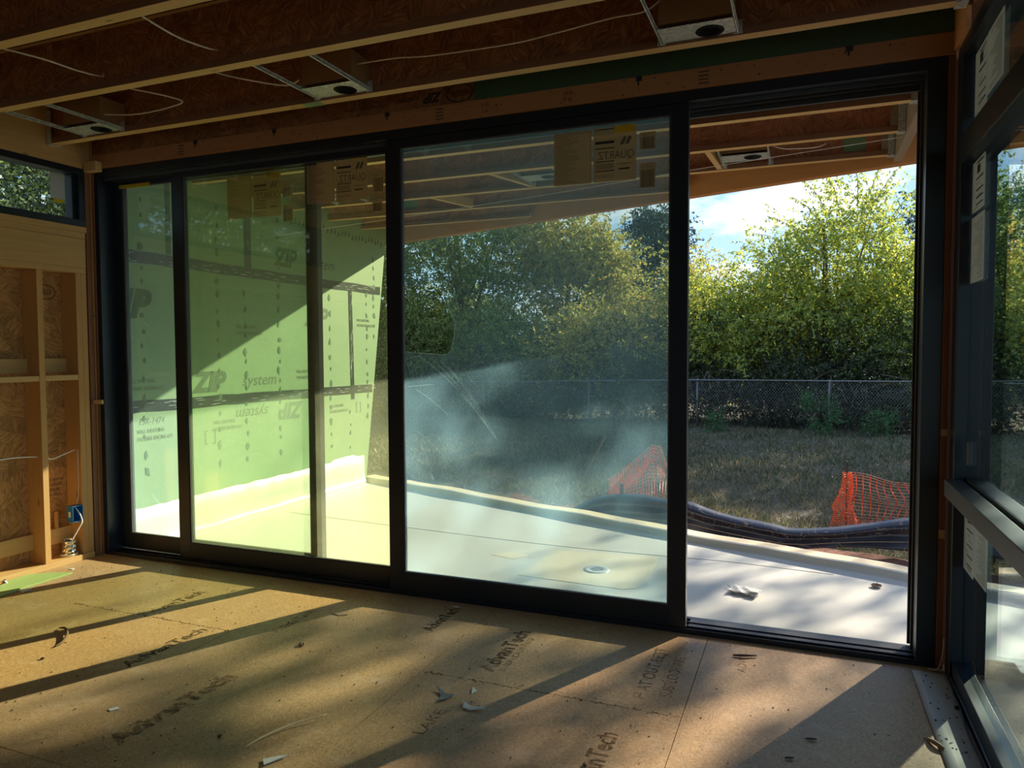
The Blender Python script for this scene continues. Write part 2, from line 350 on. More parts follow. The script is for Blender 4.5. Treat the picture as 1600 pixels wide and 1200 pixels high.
fprint('FLAT OUT BEST', .085, -.62, 3.07, 90, .95, ink_f2, .001); fprint('SUBFLOORING', .075, -.52, 3.12, 90, .9, ink_f2)
fprint('ADVT', .06, -.24, 3.5, 90, 1.2, ink_f2); fprint('LAKE', .07, -1.37, 2.46, 90, 1.3, ink_f2)
fprint('AdvanTech', .12, -2.42, 1.98, 90, 1.15, bold=.006); fprint('AdvanTech', .10, -3.46, 3.02, 90, 1.0, bold=.003); fprint('AdvanTech', .085, -2.60, 3.1, 90, .9)
fprint('AdvanTech', .11, -.66, 2.30, 90, .9, ink_f2, .003); fprint('AdvanTech', .10, -2.98, 2.5, 90, 1.1, bold=.003)

# ceiling deck (roof sheathing), in and out
bm = bmesh.new()
prism(bm, [(-5.2, -3.5), (2.5, -3.5), (2.5, 5.62), (-5.2, 8.40)], 3.29, 3.33)  # right end is an added overhang that darkens the view through side windows
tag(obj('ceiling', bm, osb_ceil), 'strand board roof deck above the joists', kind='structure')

# left wall
wl = tag(obj('wall_left', B((-5.02, -5.005, -3.5, 1.3, 2.42, 2.82), (-5.02, -5.005, -3.5, 3.86, 0, 2.42), (-5.02, -5.005, -3.5, 3.86, 2.82, 3.29)), osb_left), 'strand board sheathing of the left wall', kind='structure')
for (y, z, s) in ((2.98, .52, .035), (3.52, .58, .03)):
    for k, tx in enumerate(('APA  RATED SHEATHING', '24/16   7/16 CATEGORY', 'SIZED FOR SPACING', 'EXPOSURE 1   PS 2-18')):
        lettering(tx, s, (-5.0045, y, z-k*.035), (0, 1, 0), (0, 0, 1), ink_r, wl, 'grade_stamp', .0004, .52)
ov = []
bm = bmesh.new(); pts = [(-5.003, 3.60+.075*math.cos(a), 1.93+.05*math.sin(a)) for a in [2*math.pi*k/28 for k in range(29)]]; tube(bm, pts, .003, 5, False)
obj('oval_stamp', bm, ink_r, wl); lettering('HUBER', .05, (-5.0045, 3.535, 1.912), (0, 1, 0), (0, 0, 1), ink_r, wl, 'grade_stamp', .0004, .75)
# room wall behind the photographer
tag(obj('wall_left_corner', B((-5.02, -4.836, 3.957, 4.069, 0, 3.289), (-5.02, -4.851, 3.857, 3.956, 0, 2.83), (-5.02, -4.832, 3.857, 3.956, 2.831, 3.289)), lumZ), kind='structure')
tag(obj('wall_back', B((-5.02, .9, -3.6, -3.5, 0, 3.29)), osb_head), kind='structure')
# wall above the sliding door
wf = tag(obj('wall_front', B((-4.83, -1.775, 3.862, 3.90, 2.93, 3.29)), osb_head), 'strand board strip above the door header', kind='structure')
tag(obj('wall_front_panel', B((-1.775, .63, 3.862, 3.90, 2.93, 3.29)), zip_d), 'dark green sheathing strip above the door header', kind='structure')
pr = []
pr.append(lettering('ZIP', .075, (-1.985, 3.8612, 3.005), (-1, 0, 0), (0, 0, -1), ink_d, None, shear=.3, bold=.003))
pr.append(lettering('system', .05, (-2.13, 3.8612, 3.0), (-1, 0, 0), (0, 0, -1), ink_d, None, shear=.3))
pr.append(lettering('HUBER', .05, (-1.79, 3.8612, 3.0), (-1, 0, 0), (0, 0, -1), ink_d, None, sx=.8))
pr.append(lettering('7/16 WALL SHEATHING', .028, (-2.35, 3.8612, 2.985), (-1, 0, 0), (0, 0, -1), ink_r, None))
pr.append(lettering('EXPOSURE 1   PS 2-18   APA', .028, (-3.3, 3.8612, 2.985), (-1, 0, 0), (0, 0, -1), ink_r, None))
joined('printed_lettering', pr, wf)
bm = bmesh.new(); tube(bm, [(-1.865+.085*math.cos(a), 3.861, 2.985+.05*math.sin(a)) for a in [2*math.pi*k/28 for k in range(29)]], .003, 5, False); obj('oval_stamp', bm, ink_d, wf)

# patio
pd = bmesh.new(); prism(pd, [(-4.85, 4.09), (3.2, 4.09), (3.2, 4.56), (-4.85, 7.47)], -.35, -.05)
pat = tag(obj('patio_floor', pd, memb), 'cream waterproof membrane covering the patio deck', kind='structure')
nx = Vector((-.9406, .3395, 0)); ny = Vector((.3395, .9406, 0)); K0 = Vector((.68, 5.41, 0))
def K(s, n, z): p = K0+nx*s+ny*n; return (p.x, p.y, z)
bm = bmesh.new()
prof = [(-.06, -.0495), (-.02, -.042), (0, -.02), (.012, .004), (.03, .010), (.17, .010), (.185, 0), (.185, -.40), (-.06, -.40)]
n = 40; S0, S1 = -2.6, 5.93; rings = []
for i in range(n+1):
    s = S0+(S1-S0)*i/n; dz = .006*math.sin(s*3.1)+.004*math.sin(s*7.3); rings.append([bm.verts.new(K(s, a+(.004*math.sin(s*5) if b < 0.02 and b > -.3 else 0), b+(dz if b > -.3 and b > -.045 else 0))) for a, b in prof])
for a, b in zip(rings, rings[1:]):
    for k in range(len(prof)):
        f = bm.faces.new((a[k], a[(k+1) % len(prof)], b[(k+1) % len(prof)], b[k])); f.material_index = 1 if k in (4,) else 0  # top face of the kerb gets the paler, warmer membrane colour
bm.faces.new(rings[0]); bm.faces.new(rings[-1][::-1])
kb = tag(obj('patio_kerb', bm, [memb, memb_s], smooth=False), 'low cream kerb along the far edge of the patio', kind='structure')
# membrane seam lines
SEAM = [(-4.6, 5.70), (-3.21, 5.57), (-1.87, 5.47), (-.96, 5.48), (-.5, 5.5), (.2, 5.44)]
seam_m = plain('seam_grey', (.36, .34, .28), .6)
bm = bmesh.new(); tube(bm, smoothpath([(x, y, -.0495) for x, y in SEAM], 5), .0022, 4); obj('membrane_seam', bm, seam_m, pat)

# wing wall outside (green sheathing) with tapes, lettering, membrane upturn
wy = lambda z: 7.36+(z+.05)*.183
bm = bmesh.new()
prism(bm, [(4.07, -.3), (wy(-.05), -.3), (wy(3.29), 3.29), (4.07, 3.29)], -5.02, -4.85, lambda a, b, c: (c, a, b))
wo_ = tag(obj('wall_outer', bm, zip_g), 'green sheathed wing wall beside the patio', kind='structure')
def strip_x(name, pts, w, x0, x1, mat, vertical=False, n=1):
    bm = bmesh.new(); a = pts
    poly = [(y, z+w/2) for y, z in a]+[(y, z-w/2) for y, z in a[::-1]] if not vertical else [(y-w/2, z) for y, z in a]+[(y+w/2, z) for y, z in a[::-1]]
    prism(bm, poly, x0, x1, lambda p, q, c: (c, p, q)); return obj(name, bm, mat, wo_)
def wob(y0, y1, z0, z1, n=20, j=.006): return [(y0+(y1-y0)*k/n, z0+(z1-z0)*k/n+random.uniform(-j, j)) for k in range(n+1)]
strip_x('seam_tape', wob(4.08, 7.76, 2.25, 2.235), .095, -4.85, -4.848, tape_m)
strip_x('seam_tape', wob(4.08, 7.56, 1.075, 1.06), .095, -4.85, -4.848, tape_m)
strip_x('seam_tape', [(7.12, 2.2), (7.15, .95)], .07, -4.85, -4.8475, tape_m, True)
strip_x('seam_tape', [(5.47, 2.93), (5.47, 2.2)], .09, -4.85, -4.8475, tape_m, True)
strip_x('seam_tape', [(4.55, 3.2), (4.55, 2.3)], .05, -4.85, -4.8475, ink_g, True)
bm = bmesh.new()
for k in range(130):
    up = random.random() < .6; y = random.uniform(4.1, 7.6); z = (2.243 if up else 1.067)+random.uniform(-.035, .035); l = random.uniform(.02, .09)
    box(bm, -4.8478, -4.8472, y, y+l, z, z+.003)
for k in range(25):
    z = random.uniform(1.1, 2.15); y = 7.135+random.uniform(-.025, .02); box(bm, -4.8472, -4.8465, y, y+.004, z, z+random.uniform(.02, .07))
obj('tape_wrinkle_glint', bm, tape_w, wo_)  # pale bars paint the glints on the tape wrinkles
def wprint(body, size, y, z, mat=ink_g, flip=False, sx=1.0, bold=0, shear=.25):
    lettering(body, size, (-4.8490, y, z), (0, -1 if flip else 1, 0), (0, 0, -1 if flip else 1), mat, wo_, 'printed_lettering', .0008, sx, shear, bold=bold)
wprint('ZIP', .235, 4.78, 1.16, sx=1.05, bold=.012); wprint('system', .155, 5.36, 1.185, sx=1.1)
wprint('ZIP', .22, 6.22, .98, flip=True, sx=1.05, bold=.01); wprint('system', .15, 5.72, .97, flip=True, sx=1.05)
wprint('ZIP', .30, 3.88, 1.78, sx=1.05, bold=.015); wprint('ZIP', .24, 5.85, 2.36, sx=.9, bold=.012); wprint('system', .16, 6.38, 2.39, sx=1.0)
wprint('ZIP', .26, 6.3, 1.78, sx=1.0, bold=.01, flip=False)
for (y, z) in ((6.15, 1.28), (4.12, 1.26), (7.25, 1.85), (6.7, .88), (4.2, .86), (5.0, .86), (5.3, 1.72)):
    for k, tx in enumerate(('WALL SHEATHING', 'FASTENER SPACING 6/12')): wprint(tx, .045, y, z-.06*k, sx=.7, shear=0)
wprint('ESR-1474', .07, 4.22, .93, flip=False, sx=.9); wprint('[ ]', .14, 4.88, .72, sx=1.2, shear=0); wprint('[ ]', .13, 7.2, .82, sx=1.0, shear=0)
bm = bmesh.new()
cols_ = [(4.28, .55, 2.75), (4.69, .5, 2.85), (5.08, .5, 2.9), (5.42, .5, 2.1), (5.89, .5, 2.9), (6.73, .45, 2.15), (7.10, .4, .95), (7.46, .5, 2.2), (7.62, .95, 2.7), (4.10, 1.25, 2.0)]
for (y, z0, z1) in cols_:
    z = z0
    while z < z1:
        if y < wy(z)-.03:
            r = random.uniform(.018, .038); yy = y+random.uniform(-.012, .012); k = random.randint(4, 7); a0 = random.random()*6
            poly = [(yy+r*random.uniform(.5, 1.1)*math.cos(a0+2*math.pi*i/k)*.8, z+r*random.uniform(.6, 1.5)*math.sin(a0+2*math.pi*i/k)) for i in range(k)]
            prism(bm, poly, -4.85, -4.8465, lambda p, q, c: (c, p, q))
        z += random.uniform(.09, .17)
for k in range(26):
    a = k/25; y = 6.1+a*1.7; z = 2.83+random.uniform(-.02, .02); r = .02; prism(bm, [(y-r, z-r*2), (y+r, z-r), (y, z+r*1.4)], -4.85, -4.8465, lambda p, q, c: (c, p, q))
obj('sealant_dab', bm, putty, wo_)
bm = bmesh.new()
n = 44; rows = [(-.0, -.0495, .10), (.0, -.044, .05), (0, -.02, .022), (0, .02, .008), (0, .1, .006), (0, .27, .004), (0, .272, 0)]
grid = []
for i in range(n+1):
    y = 4.08+(7.36-4.08)*i/n; top = random.uniform(-.006, .006)+(.03 if 6.7 < y < 7.2 else 0)
    grid.append([bm.verts.new((XL+o+.002+(.004*math.sin(y*9+z*14)+.003*math.sin(y*23) if 0 < z < .25 else 0)+.002, y, z+(top if z > .2 else 0)+.0008*math.sin(y*5))) for (_, z, o) in rows])
for a, b in zip(grid, grid[1:]):
    for k in range(len(rows)-1): bm.faces.new((a[k], a[k+1], b[k+1], b[k]))
up_ = obj('membrane_upturn', bm, memb, wo_, smooth=True); sm = up_.modifiers.new('s', 'SOLIDIFY'); sm.thickness = .003; sm.offset = 1

# ------------------------------------------------------------------ sliding door
d1 = bpy.data.objects.new('door_1', None); d1.location = (-2.15, 3.97, 0); link(d1); tag(d1, 'wide black-framed three-panel sliding glass door, right third open', kind='structure')
def dchild(o): o.parent = d1; o.matrix_parent_inverse = Matrix.Translation((2.15, -3.97, 0)); return o
fr = B((-4.83, -4.79, 3.874, 4.08, 0, 2.83), (.505, .585, 3.874, 4.08, 0, 2.83), (-4.79, .505, 3.874, 4.08, 2.775, 2.83), (-4.79, .505, 3.874, 4.085, 0, .012),
       (-4.79, .505, 3.874, 3.880, .012, .028), (-4.79, .505, 3.922, 3.928, .012, .026), (-4.79, .505, 3.984, 3.989, .012, .026), (-4.79, .505, 4.048, 4.08, .012, .022))
dchild(obj('frame', fr, black, bevel=.002))
bm = bmesh.new()
for k in range(7): box(bm, -.566, .505, 3.930+k*.0075, 3.9335+k*.0075, .012, .020)
for k in range(6): box(bm, -.566, .505, 3.99+k*.009, 3.9955+k*.009, .012, .024)
dchild(obj('sill_track', bm, plain('ribbed_grey_track', (.15, .15, .175), .45)))
bm = B((-4.79, .505, 3.925, 3.928, 2.755, 2.775), (-4.79, .505, 3.985, 3.988, 2.755, 2.775), (-4.79, .505, 4.06, 4.08, 2.745, 2.775))
dchild(obj('head_track', bm, blackg))
dchild(obj('weather_strip', B((.495, .505, 3.99, 4.0, .03, 2.77), (.490, .505, 4.07, 4.08, .03, 2.77)), blackg))
def panel(x0, x1, y0, sl, sr, gm, label):
    p = obj('door_panel', B((x0, x0+sl, y0, y0+.048, .03, 2.77), (x1-sr, x1, y0, y0+.048, .03, 2.77), (x0+sl, x1-sr, y0, y0+.048, 2.72, 2.77), (x0+sl, x1-sr, y0, y0+.048, .03, .14)), black, None, .0015)
    p['label'] = label; dchild(p)
    g = obj('glass', B((x0+sl-.004, x1-sr+.004, y0+.020, y0+.028, .136, 2.724)), gm); g.parent = p
    # glazing bead
    w_ = .010
    bd = obj('glazing_bead', B((x0+sl, x0+sl+w_, y0+.004, y0+.019, .14, 2.72), (x1-sr-w_, x1-sr, y0+.004, y0+.019, .14, 2.72), (x0+sl+w_, x1-sr-w_, y0+.004, y0+.019, .14, .148), (x0+sl+w_, x1-sr-w_, y0+.004, y0+.019, 2.712, 2.72)), blackg); bd.parent = p
    return p
pA = panel(-4.788, -2.965, 3.992, .09, .085, glassA, 'fixed outer door panel at the left')
pB = panel(-4.15, -2.315, 3.932, .10, .08, glassB, 'middle door panel with gold-tinted film')
pC = panel(-2.375, -.570, 3.876, .10, .09, glassA, 'inner door panel with torn dusty blue film')
# protective films on the outer faces
def film(par, x0, x1, y, z0, z1, mat, hole=None):
    bm = bmesh.new()
    if hole is None: box(bm, x0, x1, y, y+.0006, z0, z1)
    else:
        # outline with the torn notch cut in from the left edge
        pts = [(x0, z0), (x1, z0), (x1, z1), (x0, z1)]+hole; vs_ = [bm.verts.new((x, y, z)) for x, z in pts]
        f = bm.faces.new(vs_); bmesh.ops.triangulate(bm, faces=[f])
    o = obj('protective_film', bm, mat); o.parent = par
    if hole is not None:
        m = o.modifiers.new('s', 'SOLIDIFY'); m.thickness = .0006
    return o
hole = [(-2.275, 1.885), (-2.18, 1.895), (-2.09, 1.885), (-2.035, 1.87), (-2.012, 1.84), (-1.975, 1.81), (-1.972, 1.76), (-1.945, 1.72), (-1.930, 1.66), (-1.932, 1.60), (-1.945, 1.55), (-1.953, 1.51), (-1.975, 1.487), (-2.02, 1.480), (-2.1, 1.485), (-2.2, 1.49), (-2.275, 1.50)]
fa = film(pA, -4.70, -3.05, 4.0215, .14, 2.72, filmA)
fb = film(pB, -4.05, -2.395, 3.9615, .14, 2.72, filmB)
fc = film(pC, -2.275, -.66, 3.9055, .14, 2.72, filmC, hole)
bm = bmesh.new()
tube(bm, smoothpath([(x, 3.907, z) for x, z in hole], 3), .0016, 5)
def arc(x0, z0, x1, z1, sag, r=.0013):
    p = [(x0+(x1-x0)*k/14, 3.907, z0+(z1-z0)*k/14+sag*math.sin(math.pi*k/14)) for k in range(15)]; tube(bm, p, r, 4)
def Cx(px): return None
arc(-2.18, 1.475, -1.66, .98, .05, .0018); arc(-2.10, 1.47, -1.70, 1.03, .03); arc(-2.02, 1.44, -1.72, 1.06, .03, .0016); arc(-1.97, 1.40, -1.67, 1.0, .03)
arc(-2.2, 1.27, -1.98, 1.12, .01); arc(-2.2, 1.02, -2.0, .86, .01, .001); arc(-1.85, 1.36, -1.77, 1.26, .0, .001); arc(-2.2, 2.03, -1.9, 1.72, .04, .001)
arc(-2.1, 2.2, -1.85, 1.95, .03, .0009); arc(-1.9, 2.2, -1.82, 1.98, .01, .0009); arc(-2.25, 1.285, -2.08, 1.30, .0, .001); arc(-2.0, 2.1, -1.78, 1.7, .02, .0008)
obj('film_crease', bm, crease_m).parent = pC
bm = bmesh.new()
for k in range(14):
    x = random.uniform(-4.6, -4.15); z = random.uniform(.5, 2.5); a = random.uniform(-1.2, -.5); l = random.uniform(.1, .4)
    tube(bm, [(x+l*t*math.cos(a), 4.0228, z+l*t*math.sin(a)+.03*math.sin(t*3)) for t in (0, .25, .5, .75, 1)], .0007, 4)
obj('film_crease', bm, crease_m).parent = pA
bm = bmesh.new()
for k in range(10):
    x = random.uniform(-4.0, -3.2); z = random.uniform(.4, 2.2); a = random.uniform(-1.1, .5); l = random.uniform(.1, .3)
    tube(bm, [(x+l*t*math.cos(a), 3.9628, z+l*t*math.sin(a)+.03*math.sin(t*3)) for t in (0, .25, .5, .75, 1)], .0006, 4)
obj('film_crease', bm, crease_m).parent = pB

# ------------------------------------------------------------------ door header lumber and posts
ht = thing('door_header', 'long reddish lumber header above the sliding door', 'header beam', (-2.1, 3.86, 2.83))
def under(root, *objs):
    for o in objs:
        o.parent = root; mw = Matrix.Translation(root.location) @ Matrix.Rotation(root.rotation_euler.z, 4, 'Z'); o.matrix_parent_inverse = mw.inverted()
hb = obj('beam', B((-4.83, .615, 3.858, 3.985, 2.831, 2.93)), lvlX, None, .002); under(ht, hb)
bm = bmesh.new()
for k in range(80):
    x = random.uniform(-4.7, .5); z = random.uniform(2.84, 2.92); s = random.uniform(.0015, .004); box(bm, x-s, x+s, 3.8572, 3.8585, z-s, z+s)
for (x0) in (-2.02, -.52, -4.0):
    for k in range(4): box(bm, x0, x0+.05, 3.8572, 3.8585, 2.848+k*.019, 2.853+k*.019)
for x in (-2.36, -.84, .16, -3.2, -3.86):
    box(bm, x, x+.03, 3.8565, 3.8585, 2.905, 2.93); box(bm, x+.008, x+.016, 3.8565, 3.8585, 2.885, 2.905)
nl = tag(obj('nail_mark', bm, ink_d), kind='stuff'); under(ht, nl)
mk = [lettering('2.1E', .03, (-1.73, 3.8578, 2.885), (1, 0, 0), (0, 0, 1), ink_r, None), lettering('LVL', .026, (-1.72, 3.8578, 2.852), (1, 0, 0), (0, 0, 1), ink_r, None),
      lettering('APA', .03, (-1.24, 3.8578, 2.885), (1, 0, 0), (0, 0, 1), ink_r, None), lettering('D-fir', .026, (-1.24, 3.8578, 2.855), (1, 0, 0), (0, 0, 1), ink_r, None)]
mj = joined('grade_stamp', mk, None); under(ht, mj)
# corner lumber
def stick(name, label, cat, x0, x1, y0, y1, z0, z1, mat, group=None, bev=.0015):
    o = obj(name, B((x0-(x0+x1)/2, x1-(x0+x1)/2, y0-(y0+y1)/2, y1-(y0+y1)/2, 0, z1-z0)), mat, None, bev); o.location = ((x0+x1)/2, (y0+y1)/2, z0)
    return tag(o, label, cat, group)
stick('jack_stud', 'narrow reddish stud between open doorway and side window frame', 'stud', .586, .616, 3.872, 3.93, 0, 2.829, post_m)
stick('corner_post', 'thick lumber post in shadow behind the right window corner', 'post', .60, .76, 3.935, 4.07, 0, 2.829, post_m)
stick('wood_shim', 'small pale wedge between post and right door jamb, lower of two', 'shim', .588, .612, 3.866, 3.8715, .62, .66, lumX)
stick('wood_shim', 'small pale wedge between post and right door jamb, upper of two', 'shim', .588, .612, 3.866, 3.8715, 1.10, 1.13, lumX)
stick('wood_shim', 'pale shim bridging left stud and door jamb at eye level', 'shim', -4.845, -4.76, 3.825, 3.845, 1.125, 1.155, lumX)
stick('wood_block', 'small lumber block under the joists at top left door corner', 'wood block', -4.84, -4.72, 3.80, 3.855, 2.80, 2.87, lumX)
stick('jack_stud', 'thin brown strip of lumber along the left door jamb', 'stud', -4.848, -4.832, 3.865, 3.95, 0, 2.829, post_m)

# ------------------------------------------------------------------ left wall framing
LX0, LX1 = -5.004, -4.85
G = 'studs of the left wall'
stick('wall_stud', 'lumber stud on left wall, the one nearest the photographer in view', 'stud', LX0, LX1, 3.432, 3.474, .0405, 2.069, lumZ, G)
stick('wall_stud', 'lumber stud behind the blue outlet box', 'stud', LX0, LX1, 3.72, 3.762, .0405, 2.069, lumZ, G)
stick('wall_stud', 'corner stud right beside the stud with blue outlet box', 'stud', LX0, LX1, 3.763, 3.803, .0405, 2.069, lumZ, G)
stick('wall_stud', 'full-height stud next to the black door jamb at left corner', 'stud', LX0, LX1, 3.815, 3.855, 0, 2.93, post_m, G)
stick('wall_stud', 'stud left of the frame edge on left wall', 'stud', LX0, LX1, 2.83, 2.872, .0405, 2.069, lumZ, G)
stick('bottom_plate', 'lumber plate along the floor under the left wall studs', 'plate', LX0, LX1+.012, -3.4, 3.80, 0, .04, lumY)
stick('header_plate', 'flat lumber plate directly under the big left wall header', 'plate', LX0, LX1+.004, -3.4, 3.80, 2.07, 2.108, lumY)
stick('wall_header', 'wide knotty lumber header under the high left window', 'header beam', LX0+.05, LX1+.006, -3.4, 3.80, 2.109, 2.318, lumY)
stick('sill_plate', 'lower of two lumber sills beneath the high left window', 'plate', LX0, LX1+.002, -3.4, 3.805, 2.319, 2.362, lumY)
stick('sill_plate', 'upper of two lumber sills beneath the high left window', 'plate', LX0, LX1+.010, -3.4, 3.81, 2.363, 2.405, lumY)
stick('fire_block', 'pale horizontal block left of nearest stud at mid height', 'blocking', LX1-.10, LX1-.002, 2.873, 3.431, 1.305, 1.343, lumY)
stick('fire_block', 'pale horizontal block between the two studs at mid height', 'blocking', LX1-.10, LX1-.002, 3.475, 3.719, 1.305, 1.343, lumY)
stick('backing_board', 'flat grey board above mid block, left of nearest stud', 'blocking', LX0, LX0+.038, 2.873, 3.431, 1.36, 1.46, lumY)
stick('backing_board', 'flat grey board above mid block, between the two studs', 'blocking', LX0, LX0+.038, 3.475, 3.719, 1.36, 1.46, lumY)
stick('backing_board', 'low flat board near floor, left of nearest stud', 'blocking', LX0, LX0+.038, 2.873, 3.431, .13, .24, lumY)
stick('backing_board', 'low flat board near floor, behind the silver duct', 'blocking', LX0, LX0+.038, 3.475, 3.719, .13, .24, lumY)
# high left window
w1 = bpy.data.objects.new('window_1', None); w1.location = (-4.87, 3, 2.41); link(w1); tag(w1, 'long high window with black frame in left wall', kind='structure')
o = obj('window_frame', B((-4.97, -4.845, 1.3, 3.81, 2.406, 2.455), (-4.97, -4.845, 1.3, 3.81, 2.775, 2.82), (-4.97, -4.845, 3.765, 3.81, 2.455, 2.775), (-4.97, -4.845, 1.3, 1.35, 2.455, 2.775), (-4.95, -4.88, 3.735, 3.765, 2.455, 2.775)), black, None, .002); under(w1, o)
o = obj('glass', B((-4.925, -4.918, 1.35, 3.765, 2.455, 2.775)), glassm('left_window_glass', (.9, .95, .92))); under(w1, o)
tag(obj('window_trim_lumber', B((-5.0, -4.846, -3.4, 3.80, 2.821, 2.86)), lumY), 'lumber strip above the high left window', 'lumber')
tl = thing('window_label', 'beige paper sheet with yellow tape on the high left window', 'label', (-4.917, 3.68, 2.56))
o = obj('sheet', B((-4.9175, -4.9165, 3.60, 3.71, 2.585, 2.765)), paper_w); under(tl, o)
o = obj('tape', B((-4.9164, -4.9158, 3.62, 3.70, 2.562, 2.588)), ytape); under(tl, o)
# blue outlet box
ob = thing('outlet_box', 'blue plastic outlet box nailed to the corner stud', 'outlet box', (-4.90, 3.69, .28))
bm = B((-4.905, -4.845, 3.64, 3.643, .285, .40), (-4.905, -4.845, 3.717, 3.72, .285, .40), (-4.905, -4.845, 3.643, 3.717, .285, .288), (-4.905, -4.845, 3.643, 3.717, .397, .40), (-4.908, -4.905, 3.64, 3.72, .285, .40))
o = obj('box', bm, blue_m, None); under(ob, o)
o = obj('back_panel', B((-4.9049, -4.902, 3.6435, 3.7165, .2885, .3965)), blue_in); under(ob, o)  # darker blue paints the shade inside the box
o = obj('sticker', B((-4.888, -4.868, 3.6385, 3.6398, .32, .36)), cream_st); under(ob, o)
def cable(name, label, pts, mat=cable_m, r=.0045, group='white cables of the room'):
    bm = bmesh.new(); tube(bm, smoothpath(pts, 6), r, 8); return tag(obj(name, bm, mat, None, smooth=True), label, 'cable', group)
cable('power_cable', 'short white cable hanging out of blue outlet box', [(-4.895, 3.69, .385), (-4.87, 3.69, .37), (-4.835, 3.69, .33), (-4.80, 3.675, .29), (-4.80, 3.65, .25), (-4.81, 3.60, .17)], cable_w)
cable('power_cable', 'thin cable running down the corner stud into outlet box', [(-4.875, 3.714, .80), (-4.875, 3.715, .6), (-4.875, 3.714, .5), (-4.88, 3.70, .402)], cable_m, .004)
cable('power_cable', 'white cable sagging between nearest stud and corner stud', [(-4.90, 3.476, .775), (-4.90, 3.54, .755), (-4.9, 3.62, .775), (-4.90, 3.716, .80)], cable_w, .0045)
cable('power_cable', 'white cable sagging left of nearest stud', [(-4.90, 2.875, .80), (-4.90, 3.05, .79), (-4.9, 3.25, .80), (-4.90, 3.43, .785)], cable_w, .0045)
# foil duct stub
ds = thing('duct_stub', 'short crumpled silver duct collar standing on bottom plate', 'duct', (-4.915, 3.655, .0405))
bm = bmesh.new(); lathe(bm, [(.05, 0), (.052, .012), (.046, .022), (.053, .034), (.044, .05), (.05, .064), (.043, .08), (.05, .095), (.052, .108), (.046, .112), (.040, .10), (.040, .01)], (0, 0, 0), 22, .0025); o = obj('collar', bm, foil, ds)
bm = bmesh.new(); lathe(bm, [(.055, .0), (.057, .008), (.055, .016)], (0, 0, 0), 22, .001); obj('rim', bm, cream_st, ds)
stick('wood_stake', 'thin wooden stake poking up behind the silver duct collar', 'stake', -4.985, -4.965, 3.60, 3.618, .2405, .36, lumZ)

# ------------------------------------------------------------------ joists
osb_out_lit = osb('strand_board_outdoors_lit', (.24, .08, .04), (.44, .18, .09), (.62, .32, .18), 'Y', 9)  # brighter, redder copy of the web board; patio bounce put into its colour
def ijoist(y, x0, x1, label, group, endcut=None, greens=(), mats=None):
    t = thing('ceiling_joist', label, 'joist', ((x0+x1)/2, y, 2.93), 0, group)
    L = (x1-x0)/2
    for nm, a, b in (('bottom_flange', 0, .037), ('top_flange', .323, .358)):
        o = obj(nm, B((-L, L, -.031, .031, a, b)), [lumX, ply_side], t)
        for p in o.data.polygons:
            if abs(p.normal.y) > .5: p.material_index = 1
    obj('web', B((-L, L, -.005, .005, .0371, .3229)), osb_web if y < 4 else osb_out_lit, t)
    for (a, b) in greens: obj('green_scrap', B((a-(x0+x1)/2, b-(x0+x1)/2, -.0065, -.0051, .05, .2)), zip_g, t)
    return t
JI = [1.73, 2.34, 2.95, 3.565]
labs = ['ceiling joist just out of view above the photographer', 'ceiling joist nearest the photographer, crossing the top left corner', 'middle ceiling joist running behind the first cables', 'ceiling joist closest to the sliding door, in front of recessed lights']
GJ = 'ceiling joists inside the room'
for y, l in zip(JI, labs):
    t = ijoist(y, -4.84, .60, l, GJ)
    if y < 3: pass
for y in JI[1:]:
    pass
# green paint smears on the third joist
o = tag(obj('paint_smear', B((-2.72, -2.60, 3.533, 3.598, 2.9285, 2.9296)), zip_g), 'green smear under the joist closest to the sliding door', 'stain')
# hangers at ends
def hanger(x, y, s, label):
    bm = B((x, x+s*.045, y-.036, y-.032, 2.925, 3.15) if s > 0 else (x+s*.045, x, y-.036, y-.032, 2.925, 3.15), (min(x, x+s*.045), max(x, x+s*.045), y-.036, y+.036, 2.922, 2.9265), (min(x, x+s*.045), max(x, x+s*.045), y+.032, y+.036, 2.925, 3.15))
    return tag(obj('joist_hanger', bm, galv), label, 'joist hanger', 'metal hangers at joist ends')
hanger(-4.842, 2.95, 1, 'metal hanger at left end of the middle ceiling joist')
hanger(-4.842, 3.565, 1, 'metal hanger at left end of joist closest to the door')
hanger(.603, 3.565, -1, 'metal hanger at right end of joist closest to the door')
stick('rim_beam', 'wood ledger beam under the roof along the right window wall', 'beam', .625, .70, -3.4, 3.855, 2.93, 3.289, post_m)
stick('rim_beam', 'wood ledger beam along the top of the left wall', 'beam', -4.92, -4.845, -3.4, 3.855, 2.861, 3.289, lumY)
stick('nailer_block', 'orange lumber block above the corner of right window wall', 'wood block', .604, .624, 3.60, 3.855, 2.842, 3.12, beamX)

